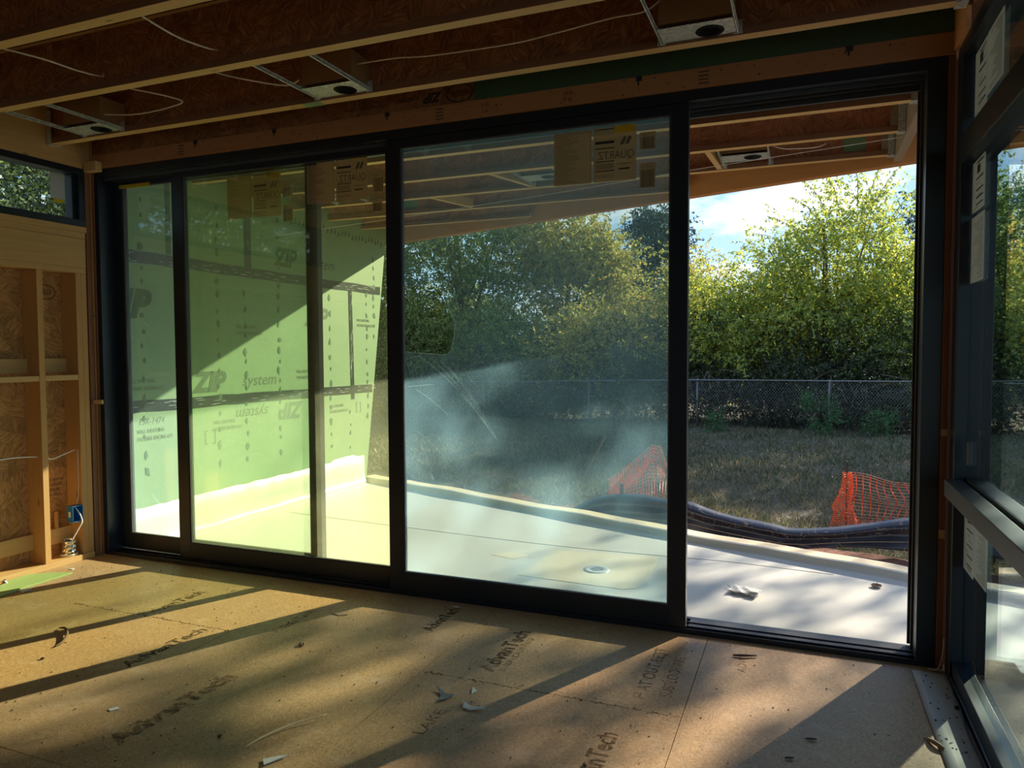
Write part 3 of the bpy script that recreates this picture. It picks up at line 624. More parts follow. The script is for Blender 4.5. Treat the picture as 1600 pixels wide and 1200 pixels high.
# exterior joists
bl = lambda x: 5.87+(.74-x)*.361
GE = 'roof joists over the patio'
JE = [4.21, 4.84, 5.48, 6.11, 6.75, 7.38]
el = ['patio roof joist immediately outside the sliding door', 'second patio roof joist out from the door', 'third patio roof joist out from the door', 'fourth patio roof joist, ending near the fascia at right', 'fifth patio roof joist, meeting the fascia halfway', 'outermost short patio roof joist near the green wall']
for y, l in zip(JE, el):
    xe = .585 if y < 6.2 else .76-(y-6.19)/.361-.2
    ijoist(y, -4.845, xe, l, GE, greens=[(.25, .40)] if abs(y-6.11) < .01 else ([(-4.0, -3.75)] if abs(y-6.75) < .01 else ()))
for y in JE[:4]:
    # plywood stiffener and hanger at the right end
    bm = bmesh.new(); prism(bm, [(.50, 2.968), (.584, 2.968), (.584, 3.25), (.545, 3.25), (.545, 3.12), (.50, 3.07)], y-.028, y-.006, lambda a, b, c: (a, c, b))
    tag(obj('web_stiffener', bm, stiff_m), 'grey plywood stiffener at right end of %s patio roof joist' % {4.21: 'the first', 4.84: 'the second', 5.48: 'the third', 6.11: 'the fourth'}[y], 'stiffener')
    hanger(.589, y, -1, 'metal hanger at right end of %s patio roof joist' % {4.21: 'the first', 4.84: 'the second', 5.48: 'the third', 6.11: 'the fourth'}[y])
stick('rim_board', 'weathered rim board holding the right ends of patio joists', 'rim board', .592, .65, 4.1, 6.20, 2.90, 3.289, stiff_m)
# fascia beam, diagonal
t = thing('fascia_beam', 'orange lumber beam along the outer edge of patio roof', 'beam', (.76, 6.19, 2.89), math.atan2(.361, -1))
obj('outer_ply', B((-1.8, 6.1, -.095, -.048, 0, .395)), beamX, t, .002); obj('inner_ply', B((-1.8, 6.1, -.0475, 0, 0, .395)), beamX, t, .002)  # right end carried on along the added overhang
# diagonal blocking between outer joists
def brace(x, y0, y1, z, label, k=.16):
    bm = bmesh.new(); prism(bm, [(x, y0), (x+.04, y0), (x+.04+k, y1), (x+k, y1)], z, z+.09); return tag(obj('roof_blocking', bm, lumX), label, 'blocking', 'wood blocks between outer joists')
brace(-2.42, 5.512, 6.078, 2.935, 'wood block behind hanging light box, over middle of patio')
brace(-.70, 5.512, 6.078, 2.935, 'wood block beside outdoor light box, seen through open doorway', .03)
brace(-3.3, 6.142, 6.718, 2.935, 'wood block between outermost joists near the left')
# thin wire over the patio
bm = bmesh.new(); tube(bm, [(.585, 5.6, 2.925), (-.68, 5.6, 2.845), (-1.8, 5.6, 2.76), (-3.0, 5.6, 2.68), (-4.84, 5.7, 2.60)], .002, 6)
tag(obj('string_line', bm, cable_w), 'thin taut white line strung under the patio joists', 'string')
cable('power_cable', 'short cable end under the patio roof, seen through open doorway', [(-.24, 5.78, 3.0), (-.15, 5.8, 2.975), (.05, 5.8, 2.965), (.12, 5.8, 2.985)], cable_m, .005)

# ------------------------------------------------------------------ recessed lights
def downlight(cx, cy, y0, y1, label, hx0, hx1, outdoor=False):
    t = thing('recessed_light', label, 'recessed light', (cx, cy, 2.945), 0, 'recessed light units between joists')
    pl = bmesh.new(); n = 24; r = .058; X0, X1, Y0, Y1 = -.165, .165, -.10, .10
    # plate with a round hole
    ring = [pl.verts.new((.055+r*math.cos(2*math.pi*k/n), r*math.sin(2*math.pi*k/n), 0)) for k in range(n)]
    outer = []
    for k in range(n):
        a = 2*math.pi*k/n; dx, dy = math.cos(a), math.sin(a); s = min(((X1-.055) if dx > 0 else (.055-X0))/max(abs(dx), 1e-6), Y1/max(abs(dy), 1e-6)); outer.append(pl.verts.new((.055+dx*s, dy*s, 0)))
    for k in range(n): pl.faces.new((ring[k], ring[(k+1) % n], outer[(k+1) % n], outer[k]))
    for cxx, cyy in ((X0, Y0), (X0, Y1), (X1, Y0), (X1, Y1)):
        best = sorted(range(n), key=lambda k: (outer[k].co.x-cxx)**2+(outer[k].co.y-cyy)**2)
        a, b = best[0], best[1]
        if abs(outer[a].co.x-cxx)+abs(outer[a].co.y-cyy) > 1e-4 and not (abs(outer[a].co.x-outer[b].co.x) < 1e-5 or abs(outer[a].co.y-outer[b].co.y) < 1e-5):
            v = pl.verts.new((cxx, cyy, 0)); pl.faces.new((outer[a], outer[b], v))
    o = obj('mounting_plate', pl, galv, t); m = o.modifiers.new('s', 'SOLIDIFY'); m.thickness = .0015
    obj('plate_fold', B((-.165, -.163, -.1, .1, 0, .02), (.163, .165, -.1, .1, 0, .02), (-.165, .165, .0985, .1, 0, .012), (-.04, -.036, -.098, .098, -.003, 0)), galv, t)
    obj('housing', B((-.16, .16, -.095, .095, .0205, .17)), darkbox, t, .003)
    bm = bmesh.new(); lathe(bm, [(.064, -.003), (.060, -.006), (.050, -.004), (.047, .008), (.036, .012), (.034, .02), (.0, .02)], (.055, 0, 0), 28); obj('socket_ring', bm, canblack, t, smooth=True)
    obj('spec_sticker', B((-.13, -.105, -.03, .02, -.0012, -.0002), (-.08, -.06, -.045, -.01, -.0012, -.0002)), strip_w, t)
    for x in (hx0, hx1):
        bm = bmesh.new(); a, b = y0-cy, y1-cy
        box(bm, x-.003, x+.003, a, b, -.006, .012); box(bm, x-.006, x+.006, a, b, .0121, .0135); box(bm, x-.02, x+.02, a, a+.003, -.01, .05); box(bm, x-.02, x+.02, b-.003, b, -.01, .05)
        obj('hanger_bar', bm, galv, t)
    return t
downlight(-2.43, 3.47, 2.984, 3.53, 'recessed light unit in ceiling, middle of the three indoors', -.172, .172)
downlight(-.475, 3.47, 2.984, 3.53, 'recessed light unit in ceiling nearest the open doorway', -.172, .172)
downlight(-4.30, 3.47, 2.984, 3.53, 'recessed light unit in ceiling nearest the left wall', -.172, .172)
downlight(-.44, 5.82, 5.512, 6.078, 'recessed light unit under the patio roof above doorway view', -.172, .172)
downlight(-2.05, 5.82, 5.512, 6.078, 'recessed light unit under patio roof behind the middle glass', -.172, .172)
downlight(-4.1, 5.82, 5.512, 6.078, 'recessed light unit under patio roof near green wall', -.172, .172)
# ceiling cables
cable('power_cable', 'cable sagging from nearest joist at the far top left', [(-3.58, 2.368, 2.95), (-3.5, 2.55, 2.945), (-3.53, 2.75, 2.965), (-3.57, 2.93, 3.0), (-3.57, 2.94, 3.02)])
cable('power_cable', 'cable sagging from nearest joist, right of the first', [(-2.68, 2.38, 2.955), (-2.70, 2.6, 2.95), (-2.73, 2.8, 2.98), (-2.77, 2.938, 3.02)])
cable('power_cable', 'looped cable feeding the recessed light nearest left wall', [(-3.62, 2.99, 3.0), (-3.58, 3.12, 3.0), (-3.46, 3.25, 2.985), (-3.40, 3.32, 2.965), (-3.5, 3.32, 2.945), (-3.7, 3.34, 2.945), (-3.88, 3.36, 2.96), (-4.12, 3.39, 3.0)])
cable('power_cable', 'curved cable feeding the middle recessed light from left', [(-2.98, 2.99, 3.0), (-2.93, 3.12, 2.99), (-2.80, 3.25, 2.975), (-2.68, 3.35, 2.97), (-2.61, 3.372, 2.995)])
cable('power_cable', 'long thin cable along joists from middle light to right light', [(-2.25, 3.40, 3.04), (-2.03, 3.42, 3.045), (-1.81, 3.43, 3.03), (-1.38, 3.43, 3.02), (-1.14, 3.42, 3.03), (-.86, 3.40, 3.045), (-.70, 3.36, 3.03), (-.63, 3.37, 3.07)], cable_m, .004)

# ------------------------------------------------------------------ right window wall
G0, G1 = .668, .676
w2 = bpy.data.objects.new('window_2', None); w2.location = (.66, 3, 0); link(w2); tag(w2, 'black aluminium window wall on the right', kind='structure')
yb = -2.4
bm = B((.622, .76, 3.74, 3.855, 0, 2.842), (.622, .76, yb, 3.74, 2.775, 2.842), (.622, .76, yb, 3.74, 0, .03), (.632, .70, yb, 3.74, .03, .095), (.622, .76, yb-.08, yb, 0, 2.842))
for y in (1.9, 0): box(bm, .622, .76, y-.04, y+.04, .095, 2.775)
o = obj('window_frame', bm, black, None, .003); under(w2, o)
segs = [(1.94, 3.74), (.04, 1.86), (yb, -.04)]
for a, b in segs:
    o = obj('transom_bar', B((.622, .74, a, b, 2.31, 2.43)), black, None, .004); under(w2, o)
    o = obj('mid_rail', B((.585, .655, a, b, .845, .92), (.6551, .666, a, b, .86, .905), (.6661, .74, a, b, .845, .93)), rail_m, None, .003); under(w2, o)
    for z0, z1 in ((.0951, .845), (.93, 2.31), (2.43, 2.775)):
        o = obj('glass', B((G0, G1, a, b, z0, z1)), glassR); under(w2, o)
def sheet(label, y0, y1, z0, z1, lines=True, mat=paper_w, seed=0):
    rr = random.Random(seed)
    t = thing('paper_label', label, 'label', (.667, (y0+y1)/2, z0), 0, 'paper sheets on the right window wall')
    h, v = (y1-y0)/2, z1-z0
    obj('sheet', B((-.0012, 0, -h, h, 0, v)), mat, t)
    bm = bmesh.new()
    if lines == 'bold':
        for z in (.93, .62, .40, .25, .12): box(bm, -.0018, -.0013, -h+.02, h*.3, v*z-.003, v*z+.003)
        box(bm, -.0018, -.0013, -h*.3, h*.2, v*.72, v*.88)
        for k in range(12): z = rr.uniform(.05, .95)*v; y = rr.uniform(-h*.8, 0); box(bm, -.0018, -.0013, y, y+h*.6, z, z+.0015)
    else:
        for k in range(26): z = v*(.05+.9*k/26); box(bm, -.0018, -.0013, -h*.85, -h*.85+h*rr.uniform(.4, 1.5), z, z+.0016)
    obj('print', bm, ink_d, t)
    return t
sheet('white sheet with bold print on the top right window, left of pair', 3.50, 3.725, 2.50, 2.765, 'bold', seed=1)
sheet('white sheet of fine print on the top right window, right of pair', 3.24, 3.495, 2.52, 2.768, seed=2)
sheet('white sheet with bold print high on middle right window', 3.50, 3.73, 2.085, 2.30, 'bold', seed=3)
sheet('white sheet of fine print below the bold one on middle window', 3.49, 3.73, 1.785, 2.065, seed=4)
sheet('white sheet with bold print on the low right window', 3.54, 3.735, .53, .835, 'bold', seed=5)
sheet('white sheet of fine print on the low right window', 3.30, 3.535, .55, .83, seed=6)
stick('spacer_clip', 'small grey clip on lower edge of middle right window', 'clip', .655, .667, 3.62, 3.66, 1.0, 1.10, blackg)
# white sill wrap on the floor, in front of the window wall
bm = bmesh.new(); n = 40; g = []
for i in range(n+1):
    y = 3.80-6.0*i/n; x0 = .487+.006*math.sin(y*3)-.0; x1 = .618+.002*math.sin(y*7)
    g.append([bm.verts.new((x0, y, .003)), bm.verts.new((x0+.04, y, .004+.001*math.sin(y*9))), bm.verts.new((x1-.02, y, .005)), bm.verts.new((x1, y, .012))])
for a, b in zip(g, g[1:]):
    for k in range(3): bm.faces.new((a[k], a[k+1], b[k+1], b[k]))
o = obj('sill_wrap', bm, strip_w, None, smooth=True); m = o.modifiers.new('s', 'SOLIDIFY'); m.thickness = .003; tag(o, 'long white strip of sill wrap on floor along right windows', 'sill wrap')
bm = bmesh.new()
for k in range(60): x = random.uniform(.50, .60); y = random.uniform(2.4, 3.75); s = random.uniform(.001, .004); box(bm, x-s, x+s, y-s, y+s*1.6, .006, .0095)
tag(obj('dirt_fleck', bm, ink_d, o), kind='stuff')
p = smoothpath([(.615, 3.84, .16), (.610, 3.83, .1), (.60, 3.83, .04), (.585, 3.835, .008), (.55, 3.84, .006)], 6)
bm = bmesh.new(); tube(bm, p, .0025, 6); tag(obj('loose_cord', bm, cable_w, smooth=True), 'thin loose cord curling at foot of the right door jamb', 'cord')
bm = bmesh.new(); tube(bm, smoothpath([(.615, 3.6, .012), (.612, 3.4, .02), (.605, 3.25, .012), (.60, 3.12, .02), (.606, 3.0, .014), (.615, 2.6, .014)], 5), .004, 6); tag(obj('sealant_bead', bm, black), 'black ragged sealant bead along foot of right windows', 'sealant')

# ------------------------------------------------------------------ stickers on the sliding door glass
def quartz(cx, y, ztop, label, seed=0, pm=None):
    pm = pm or paper_t
    rr = random.Random(seed)
    t = thing('paper_label', label, 'label', (cx, y, ztop-.30), 0, 'paper labels on the sliding door glass')
    obj('fine_print_sheet', B((-.235, -.02, 0, .0006, .01, .295)), pm, t)
    obj('logo_sheet', B((-.010, .225, 0, .0006, .01, .30)), pm, t)
    bm = bmesh.new()
    for i in range(34): z = .02+.262*i/34; l = rr.uniform(.03, .10); box(bm, -.225, -.225+l*1.4, -.0006, -.0001, z, z+.0016)
    box(bm, -.228, -.026, -.0006, -.0001, .285, .287); box(bm, -.027, -.0255, -.0006, -.0001, .02, .287)
    tag(obj('fine_print', bm, ink_r, t), kind='stuff')
    bm = bmesh.new()
    for z, h in ((.286, .005), (.185, .005), (.115, .005), (.065, .005), (.212, .014)): obj('rule', B((0, .105, -.0006, -.0001, z, z+h)), ink_d, t)
    for i in range(8): z = .078+.004*i; box(bm, 0, .10, -.0006, -.0001, z, z+.0012)
    for i in range(3): z = .045-.006*i; box(bm, 0, .10, -.0006, -.0001, z, z+.0012)
    box(bm, .115, .205, -.0006, -.0001, .098, .0995); box(bm, .13, .19, -.0006, -.0001, .068, .076)
    tag(obj('fine_print', bm, ink_d, t), kind='stuff')
    # mirrored word and leaf mark, printed on the outside face and seen through
    o = lettering('QUARTZ', .062, (.215, -.0004, .128), (-1, 0, 0), (0, 0, 1), ink_q, t, 'word_mark', .0004, .80)
    bm = bmesh.new()
    for dx in (0, .028):
        b2 = bmesh.new(); prism(b2, [(.135+dx, .20), (.155+dx, .20), (.172+dx, .235), (.160+dx, .245), (.148+dx, .225)], -.0006, -.0001, lambda a, b, c: (a, c, b)); obj('slanted_emblem', b2, ink_q, t)
    tube(bm, [(.160+.009*math.cos(a), -.0004, .090+.009*math.sin(a)) for a in [R(-40+26*q) for q in range(11)]], .0013, 4)
    obj('ring_emblem', bm, ink_q, t)
    obj('yellow_tape', B((.108, .215, -.0016, -.0007, .262, .302)), ytape, t)
    return t
ink_q = plain('grey_brown_ink', (.12, .085, .055), .7)
def barcode(cx, y, z, w_, h, label, vert=False, seed=1):
    rr = random.Random(seed); t = thing('barcode_label', label, 'label', (cx, y, z), 0, 'small barcode labels on door glass')
    obj('sticker', B((-w_/2, w_/2, 0, .0006, 0, h)), paper_t, t); bm = bmesh.new(); x = -w_/2+.006
    while x < w_/2-.008: a = rr.choice((.001, .002, .003)); box(bm, x, x+a, -.0006, -.0001, .004, h*.72); x += a+rr.choice((.0015, .003))
    for k in range(4): box(bm, -w_/2+.008, w_/2*rr.uniform(-.2, .8), -.0006, -.0001, h*.78+k*h*.05, h*.79+k*h*.05)
    obj('bars', bm, ink_d, t); return t
quartz(-1.07, 3.8945, 2.700, 'tan paper label with mirrored QUARTZ lettering on inner open panel')
quartz(-2.775, 3.9515, 2.745, 'tan paper label with mirrored QUARTZ lettering at middle panel top', seed=4, pm=paper_b)
quartz(-3.49, 4.0115, 2.705, 'faded paper label with mirrored QUARTZ lettering on fixed left panel', seed=5)
barcode(-.785, 3.8945, 2.56, .085, .09, 'upper barcode sticker beside the label on inner open panel', seed=2)
barcode(-.785, 3.8945, 2.36, .085, .13, 'lower barcode sticker beside the label on inner open panel', seed=3)
barcode(-2.475, 3.9515, 2.49, .08, .12, 'upper barcode sticker at top of middle panel', seed=4)
barcode(-2.48, 3.9515, 2.37, .075, .075, 'lower barcode sticker at top of middle panel', seed=5)
barcode(-3.21, 4.0115, 2.53, .08, .09, 'upper barcode sticker on fixed left panel', seed=6)
barcode(-3.21, 4.0115, 2.37, .08, .11, 'lower barcode sticker on fixed left panel', seed=7)
tp = obj('tape_strip', B((-4.72, -4.42, 3.9905, 3.9915, 2.705, 2.732)), ytape); tag(tp, 'yellow tape strip across top of the fixed left panel', 'tape')
tp = obj('tape_strip', B((-3.04, -2.93, 3.950, 3.951, 2.70, 2.735)), tape_m); tag(tp, 'dark tape piece over the label on middle panel', 'tape')

# ------------------------------------------------------------------ patio things
t = thing('floor_drain', 'round grey drain grate set in the patio membrane', 'drain', (-1.35, 4.96, -.05))
bm = bmesh.new(); lathe(bm, [(.0, .006), (.055, .006), (.058, .008), (.088, .007), (.092, .003), (.095, 0)], (0, 0, 0), 32); obj('rim', bm, drain_m, t, smooth=True)
bm = bmesh.new()
for i in range(-4, 5):
    for j in range(-4, 5):
        if i*i+j*j < 18: box(bm, i*.011-.0035, i*.011+.0035, j*.011-.0035, j*.011+.0035, .0055, .0072)
obj('slot', bm, dark_slot, t)
pp = obj('membrane_patch', B((0, 1, 0, 1, 0, .003)), patch_m)
bm = bmesh.new(); q = [(-1.86, 4.62), (-1.80, 5.32), (-.98, 5.42), (-.94, 5.30), (-1.0, 4.72), (-1.03, 4.64)]
prism(bm, [(-1.83, 4.65), (-1.78, 5.34), (-1.0, 5.44), (-.96, 4.80), (-1.0, 4.66), (-1.08, 4.61)], -.0495, -.0475); bpy.data.objects.remove(pp); obj('drain_patch', bm, patch_m, pat)
bm = bmesh.new(); prism(bm, [(-2.2, 5.05), (-2.05, 5.2), (-1.9, 5.12), (-2.0, 5.0)], -.0495, -.0482); obj('drain_patch', bm, patch_m, pat)
# folded plastic packet on the patio
t = thing('folded_bag', 'folded clear plastic bag lying on patio beyond open door', 'bag', (-.33, 4.80, -.05), R(-15))
for k, (a, b, c, d, h) in enumerate(((-.11, .07, -.05, .05, .008), (-.10, .08, -.045, .055, .018), (-.09, .085, -.035, .05, .028))):
    bm = bmesh.new(); n = 9; g = []
    for i in range(n+1):
        g.append([bm.verts.new((a+(b-a)*i/n, c+(d-c)*j/6, h+.005*math.sin(i*1.7+j*1.1+k)+random.uniform(-.002, .002))) for j in range(7)])
    for i in range(n):
        for j in range(6): bm.faces.new((g[i][j], g[i+1][j], g[i+1][j+1], g[i][j+1]))
    o = obj('fold', bm, [plastic_clear, chipw][k % 2], t); m = o.modifiers.new('s', 'SOLIDIFY'); m.thickness = .004
bm = bmesh.new(); tube(bm, smoothpath([(-.10, .03, .01), (-.13, .05, .015), (-.15, .08, .01)], 4), .002, 5); obj('drawstring', bm, bluechip, t)
bm = bmesh.new(); box(bm, .03, .085, -.03, .03, .030, .036); obj('printed_strip', bm, chipw, t)
t = thing('dried_leaf', 'tiny curled tan leaf on patio near the kerb', 'leaf', (.45, 5.25, -.05))
bm = bmesh.new(); lathe(bm, [(0, .004), (.015, .003), (.03, .008), (.034, .016)], (0, 0, 0), 10, .002); o = obj('blade', bm, mud, t); m = o.modifiers.new('s', 'SOLIDIFY'); m.thickness = .002
bm = bmesh.new(); tube(bm, [(0, 0, .004), (.004, 0, .035)], .002, 5); obj('stem', bm, bark, t)

# ------------------------------------------------------------------ debris on the floor
def chip(name, label, cat, pts, z=.0006, th=.003, mat=chipw, curl=0):
    cx = sum(p[0] for p in pts)/len(pts); cy = sum(p[1] for p in pts)/len(pts)
    bm = bmesh.new(); prism(bm, [(p[0]-cx, p[1]-cy) for p in pts], 0, th)
    if curl:
        for v in bm.verts: v.co.z += curl*(v.co.x**2+v.co.y**2)
    o = obj(name, bm, mat); o.location = (cx, cy, z); return tag(o, label, cat)
chip('sheathing_scrap', 'long pointed scrap of green sheathing on floor by left wall', 'scrap', [(-4.80, 2.90), (-4.835, 3.30), (-4.76, 3.36), (-4.60, 3.44), (-4.60, 3.40), (-4.60, 3.10), (-4.58, 2.84)], .001, .011, zipm('scrap_green_face', (.30, .42, .12), (.38, .50, .16)))
bm = bmesh.new(); g = []
for i in range(9): g.append([bm.verts.new((-.05+.10*i/8+random.uniform(-.004, .004), -.04+.10*j/7, .012+.022*math.sin(i*.8)*math.sin(j*.7)+random.uniform(0, .012))) for j in range(8)])
for i in range(8):
    for j in range(7): bm.faces.new((g[i][j], g[i+1][j], g[i+1][j+1], g[i][j+1]))
o = obj('plastic_wrap', bm, foil); o.location = (-4.775, 3.03, .012); tag(o, 'crumpled shiny wrapper on the green scrap at far left', 'wrapper')
bm = bmesh.new(); tube(bm, [(0, -.14, 0), (.005, .0, .0), (.0, .07, 0)], .008, 8); o = obj('red_marker', bm, red_m); o.location = (-4.715, 2.93, .021); tag(o, 'red plastic stick lying on the green scrap', 'stick')
chip('paper_bit', 'white bit on floor at edge of the green scrap', 'debris', [(-4.58, 3.06), (-4.56, 3.12), (-4.53, 3.11), (-4.54, 3.05)], mat=chipw)
chip('paper_bit', 'white crumb on floor beside the left bottom plate', 'debris', [(-4.72, 3.50), (-4.70, 3.53), (-4.68, 3.50)], mat=chipw)
def shaving(label, pts, w_, mat, z0=.006):
    bm = bmesh.new(); P = smoothpath([(a, b, z0+c) for a, b, c in pts], 5); rr = [w_*(.35+.65*math.sin(math.pi*(i+1)/(len(P)+1))) for i in range(len(P))]; tube(bm, P, w_, 6, True, rr)
    return tag(obj('wood_shaving', bm, mat, None, smooth=True), label, 'wood scrap')
shaving('dark curled bark strip on sunlit floor at left', [(-3.74, 2.71, .002), (-3.68, 2.70, .012), (-3.60, 2.65, .010), (-3.54, 2.58, .004), (-3.53, 2.53, .0)], .0075, shav)
shaving('long thin pale wood splinter on front floor', [(-1.95, 2.13, 0), (-1.93, 2.22, .004), (-1.88, 2.33, .008), (-1.80, 2.43, .012)], .0045, shav_l)
shaving('short dark splinter near open doorway on floor', [(-.31, 3.67, 0), (-.26, 3.675, .004), (-.20, 3.70, .002)], .006, shav)
shaving('small dark splinter on floor at right front', [(.02, 2.97, 0), (.06, 2.98, .0)], .004, shav)
shaving('tiny dark splinter next to the scrap at right front', [(-.05, 2.80, 0), (-.02, 2.81, 0)], .004, shav)
shaving('brown bark sliver at edge of the white sill wrap', [(.455, 3.14, 0), (.475, 3.10, .008), (.50, 3.07, .006)], .009, mud)
def lump(name, label, cat, loc, r, mat, n=2):
    bm = bmesh.new(); bmesh.ops.create_icosphere(bm, subdivisions=2, radius=r)
    for v in bm.verts: v.co *= random.uniform(.7, 1.15); v.co.z = v.co.z*.6
    o = obj(name, bm, mat); o.location = (loc[0], loc[1], loc[2]+r*.5); return tag(o, label, cat)
t = lump('mud_clod', 'small tan clod of dried mud in middle of floor', 'clod', (-2.37, 3.01, 0), .018, mud)
lump('mud_clod', 'round black speck on floor near front left', 'clod', (-2.10, 2.16, 0), .010, shav)
lump('mud_clod', 'round black speck on floor at bottom centre', 'clod', (-.72, 2.49, 0), .010, shav)
lump('mud_clod', 'dark crumb on floor left of curled bark strip', 'clod', (-3.45, 2.41, 0), .010, shav)
lump('rubber_plug', 'black plug on white sill wrap by right window', 'plug', (.605, 3.44, .008), .013, canblack)
chip('plastic_chip', 'blue-grey crescent chip on middle floor', 'chip', [(-1.50, 2.83), (-1.44, 2.80), (-1.40, 2.80), (-1.415, 2.755), (-1.44, 2.72), (-1.45, 2.77)], .001, .003, bluechip, 2)
chip('plastic_chip', 'pale triangular chip on floor, larger of two', 'chip', [(-1.33, 2.755), (-1.285, 2.735), (-1.225, 2.735), (-1.28, 2.705), (-1.315, 2.71)], .001, .004, chipw, 2)
chip('plastic_chip', 'pale tiny chip behind larger triangular chip', 'chip', [(-1.355, 2.895), (-1.325, 2.875), (-1.335, 2.84)], .001, .004, chipw, 2)
chip('plastic_chip', 'pale curl at the very bottom edge of the picture', 'chip', [(-1.83, 2.09), (-1.79, 2.13), (-1.76, 2.14), (-1.80, 2.06)], .001, .004, chipw, 2)
chip('paper_bit', 'pale scrap on floor near the door, left of centre', 'debris', [(-2.50, 3.44), (-2.46, 3.48), (-2.40, 3.46), (-2.44, 3.43)], mat=mud)
chip('paper_bit', 'white scrap on floor against the middle door rail', 'debris', [(-1.92, 3.80), (-1.88, 3.815), (-1.86, 3.80), (-1.89, 3.79)], mat=chipw)
chip('paper_bit', 'small white chip on front floor at left', 'debris', [(-2.70, 2.16), (-2.68, 2.19), (-2.66, 2.18), (-2.68, 2.15)], mat=chipw)
bm = bmesh.new()
for k in range(900):
    x = random.uniform(-4.7, .45); y = random.uniform(1.6, 3.8); s = random.choice((.0008, .0012, .0012, .002, .003)); a = random.random()*3; dx, dy = math.cos(a)*s, math.sin(a)*s*2.2
    prism(bm, [(x-dx, y-dy), (x+dy*.5, y-dx*.5), (x+dx, y+dy), (x-dy*.5, y+dx*.5)], .0004, .0004+s)
tag(obj('sawdust', bm, shav), 'dark crumbs and sawdust scattered over the floor', 'sawdust', kind='stuff')
bm = bmesh.new()
for k in range(70):
    for (x0, x1, y) in ((-1.65, -.45, 2.97), (-4.05, -2.85, 3.03)):
        x = random.uniform(x0, x1); s = random.uniform(.002, .006); yy = y+random.gauss(0, .008); prism(bm, [(x-s, yy), (x, yy-s*.6), (x+s, yy), (x, yy+s*.6)], .0005, .002)
tag(obj('seam_grit', bm, shav), 'dark grit gathered along the floor panel seams', 'grit', kind='stuff')

# ================================================================== OUTDOORS
def gz(x, y): return -.40+.03*np.sin(x*.9+y*.5)+.025*np.sin(y*1.3-x*.4)+.02*np.sin(x*2.7)*np.sin(y*2.1)-np.clip((7.6-y)*.03, 0, .05)
bm = bmesh.new(); nx_, ny_ = 90, 110; g = []
for i in range(nx_+1):
    x = -26+46*i/nx_; row = []
    for j in range(ny_+1):
        y = -8+60*(j/ny_); row.append(bm.verts.new((x, y, float(gz(x, y)))))
    g.append(row)
for i in range(nx_):
    for j in range(ny_): bm.faces.new((g[i][j], g[i+1][j], g[i+1][j+1], g[i][j+1]))
tag(obj('ground', bm, soil, None, smooth=True), 'rough lawn behind the patio', kind='structure')
bm = bmesh.new(); g = []
for i in range(31):
    g.append([bm.verts.new(K(-2.4+7.8*i/30, .22+1.6*j/10, -.30-.08*j/10+.035*math.sin(i*1.9+j)*math.sin(j*1.3)+random.uniform(-.012, .012))) for j in range(11)])
for i in range(30):
    for j in range(10): bm.faces.new((g[i][j], g[i+1][j], g[i+1][j+1], g[i][j+1]))
tag(obj('soil_bank', bm, clay, None, smooth=True), 'strip of bare red clay between kerb and black silt fence', 'soil', kind='structure')

def quads(name, V, mat, parent=None):
    """V: (n,4,3)"""
    n = len(V); me = bpy.data.meshes.new(name); me.vertices.add(n*4); me.vertices.foreach_set('co', V.reshape(-1).astype(np.float32))
    me.loops.add(n*4); me.loops.foreach_set('vertex_index', np.arange(n*4, dtype=np.int32)); me.polygons.add(n); me.polygons.foreach_set('loop_start', np.arange(0, n*4, 4, dtype=np.int32))
    me.polygons.foreach_set('loop_total', np.full(n, 4, dtype=np.int32)); me.update(); me.validate(); me.materials.append(mat)
    return link(bpy.data.objects.new(name, me), parent)
def nrm(a): return a/np.maximum(np.linalg.norm(a, axis=-1, keepdims=True), 1e-9)
def leaf_quads(P, D, L, W):
    n = len(P); D = nrm(D); S = nrm(np.cross(D, rng.normal(size=(n, 3)))); L = L[:, None]; W = W[:, None]; U = np.cross(D, S)
    return np.stack([P, P+D*L*.45+S*W*.5+U*W*.15, P+D*L, P+D*L*.45-S*W*.5+U*W*.15], 1)
def foliage(blobs, leaf, nl=14, arc=.6, clump=.38, droop=.25, ncl=26):
    """sprays of leaves gathered in clumps inside each ellipsoid of the crown"""
    out = []; cen = []
    for (cx, cy, cz, rx, ry, rz, cnt) in blobs:
        k = max(6, int(ncl*rx*rz/2)); d = nrm(rng.normal(size=(k, 3))); r = rng.random(k)**.42
        C = np.array([cx, cy, cz])+d*r[:, None]*np.array([rx, ry, rz]); cen.append(C)
        idx = rng.integers(0, k, cnt); P0 = C[idx]+rng.normal(size=(cnt, 3))*clump*np.array([1, 1, .8])
        out_d = nrm((P0-np.array([cx, cy, cz]))/np.array([rx, ry, rz])); D = nrm(out_d+rng.normal(size=(cnt, 3))*.7+np.array([0, 0, .15]))
        t = (np.arange(nl)+.5)/nl; ln = arc*rng.uniform(.5, 1.3, cnt)
        P = P0[:, None, :]+D[:, None, :]*(t[None, :, None]*ln[:, None, None]); P[:, :, 2] -= droop*(t[None, :]**2)*ln[:, None]
        LD = nrm(D[:, None, :]*.5+rng.normal(size=(cnt, nl, 3))*.8-np.array([0, 0, .35]))
        n = cnt*nl; out.append(leaf_quads(P.reshape(-1, 3), LD.reshape(-1, 3), leaf*rng.uniform(.6, 1.25, n), leaf*.5*rng.uniform(.7, 1.2, n)))
    return np.concatenate(out), np.concatenate(cen)
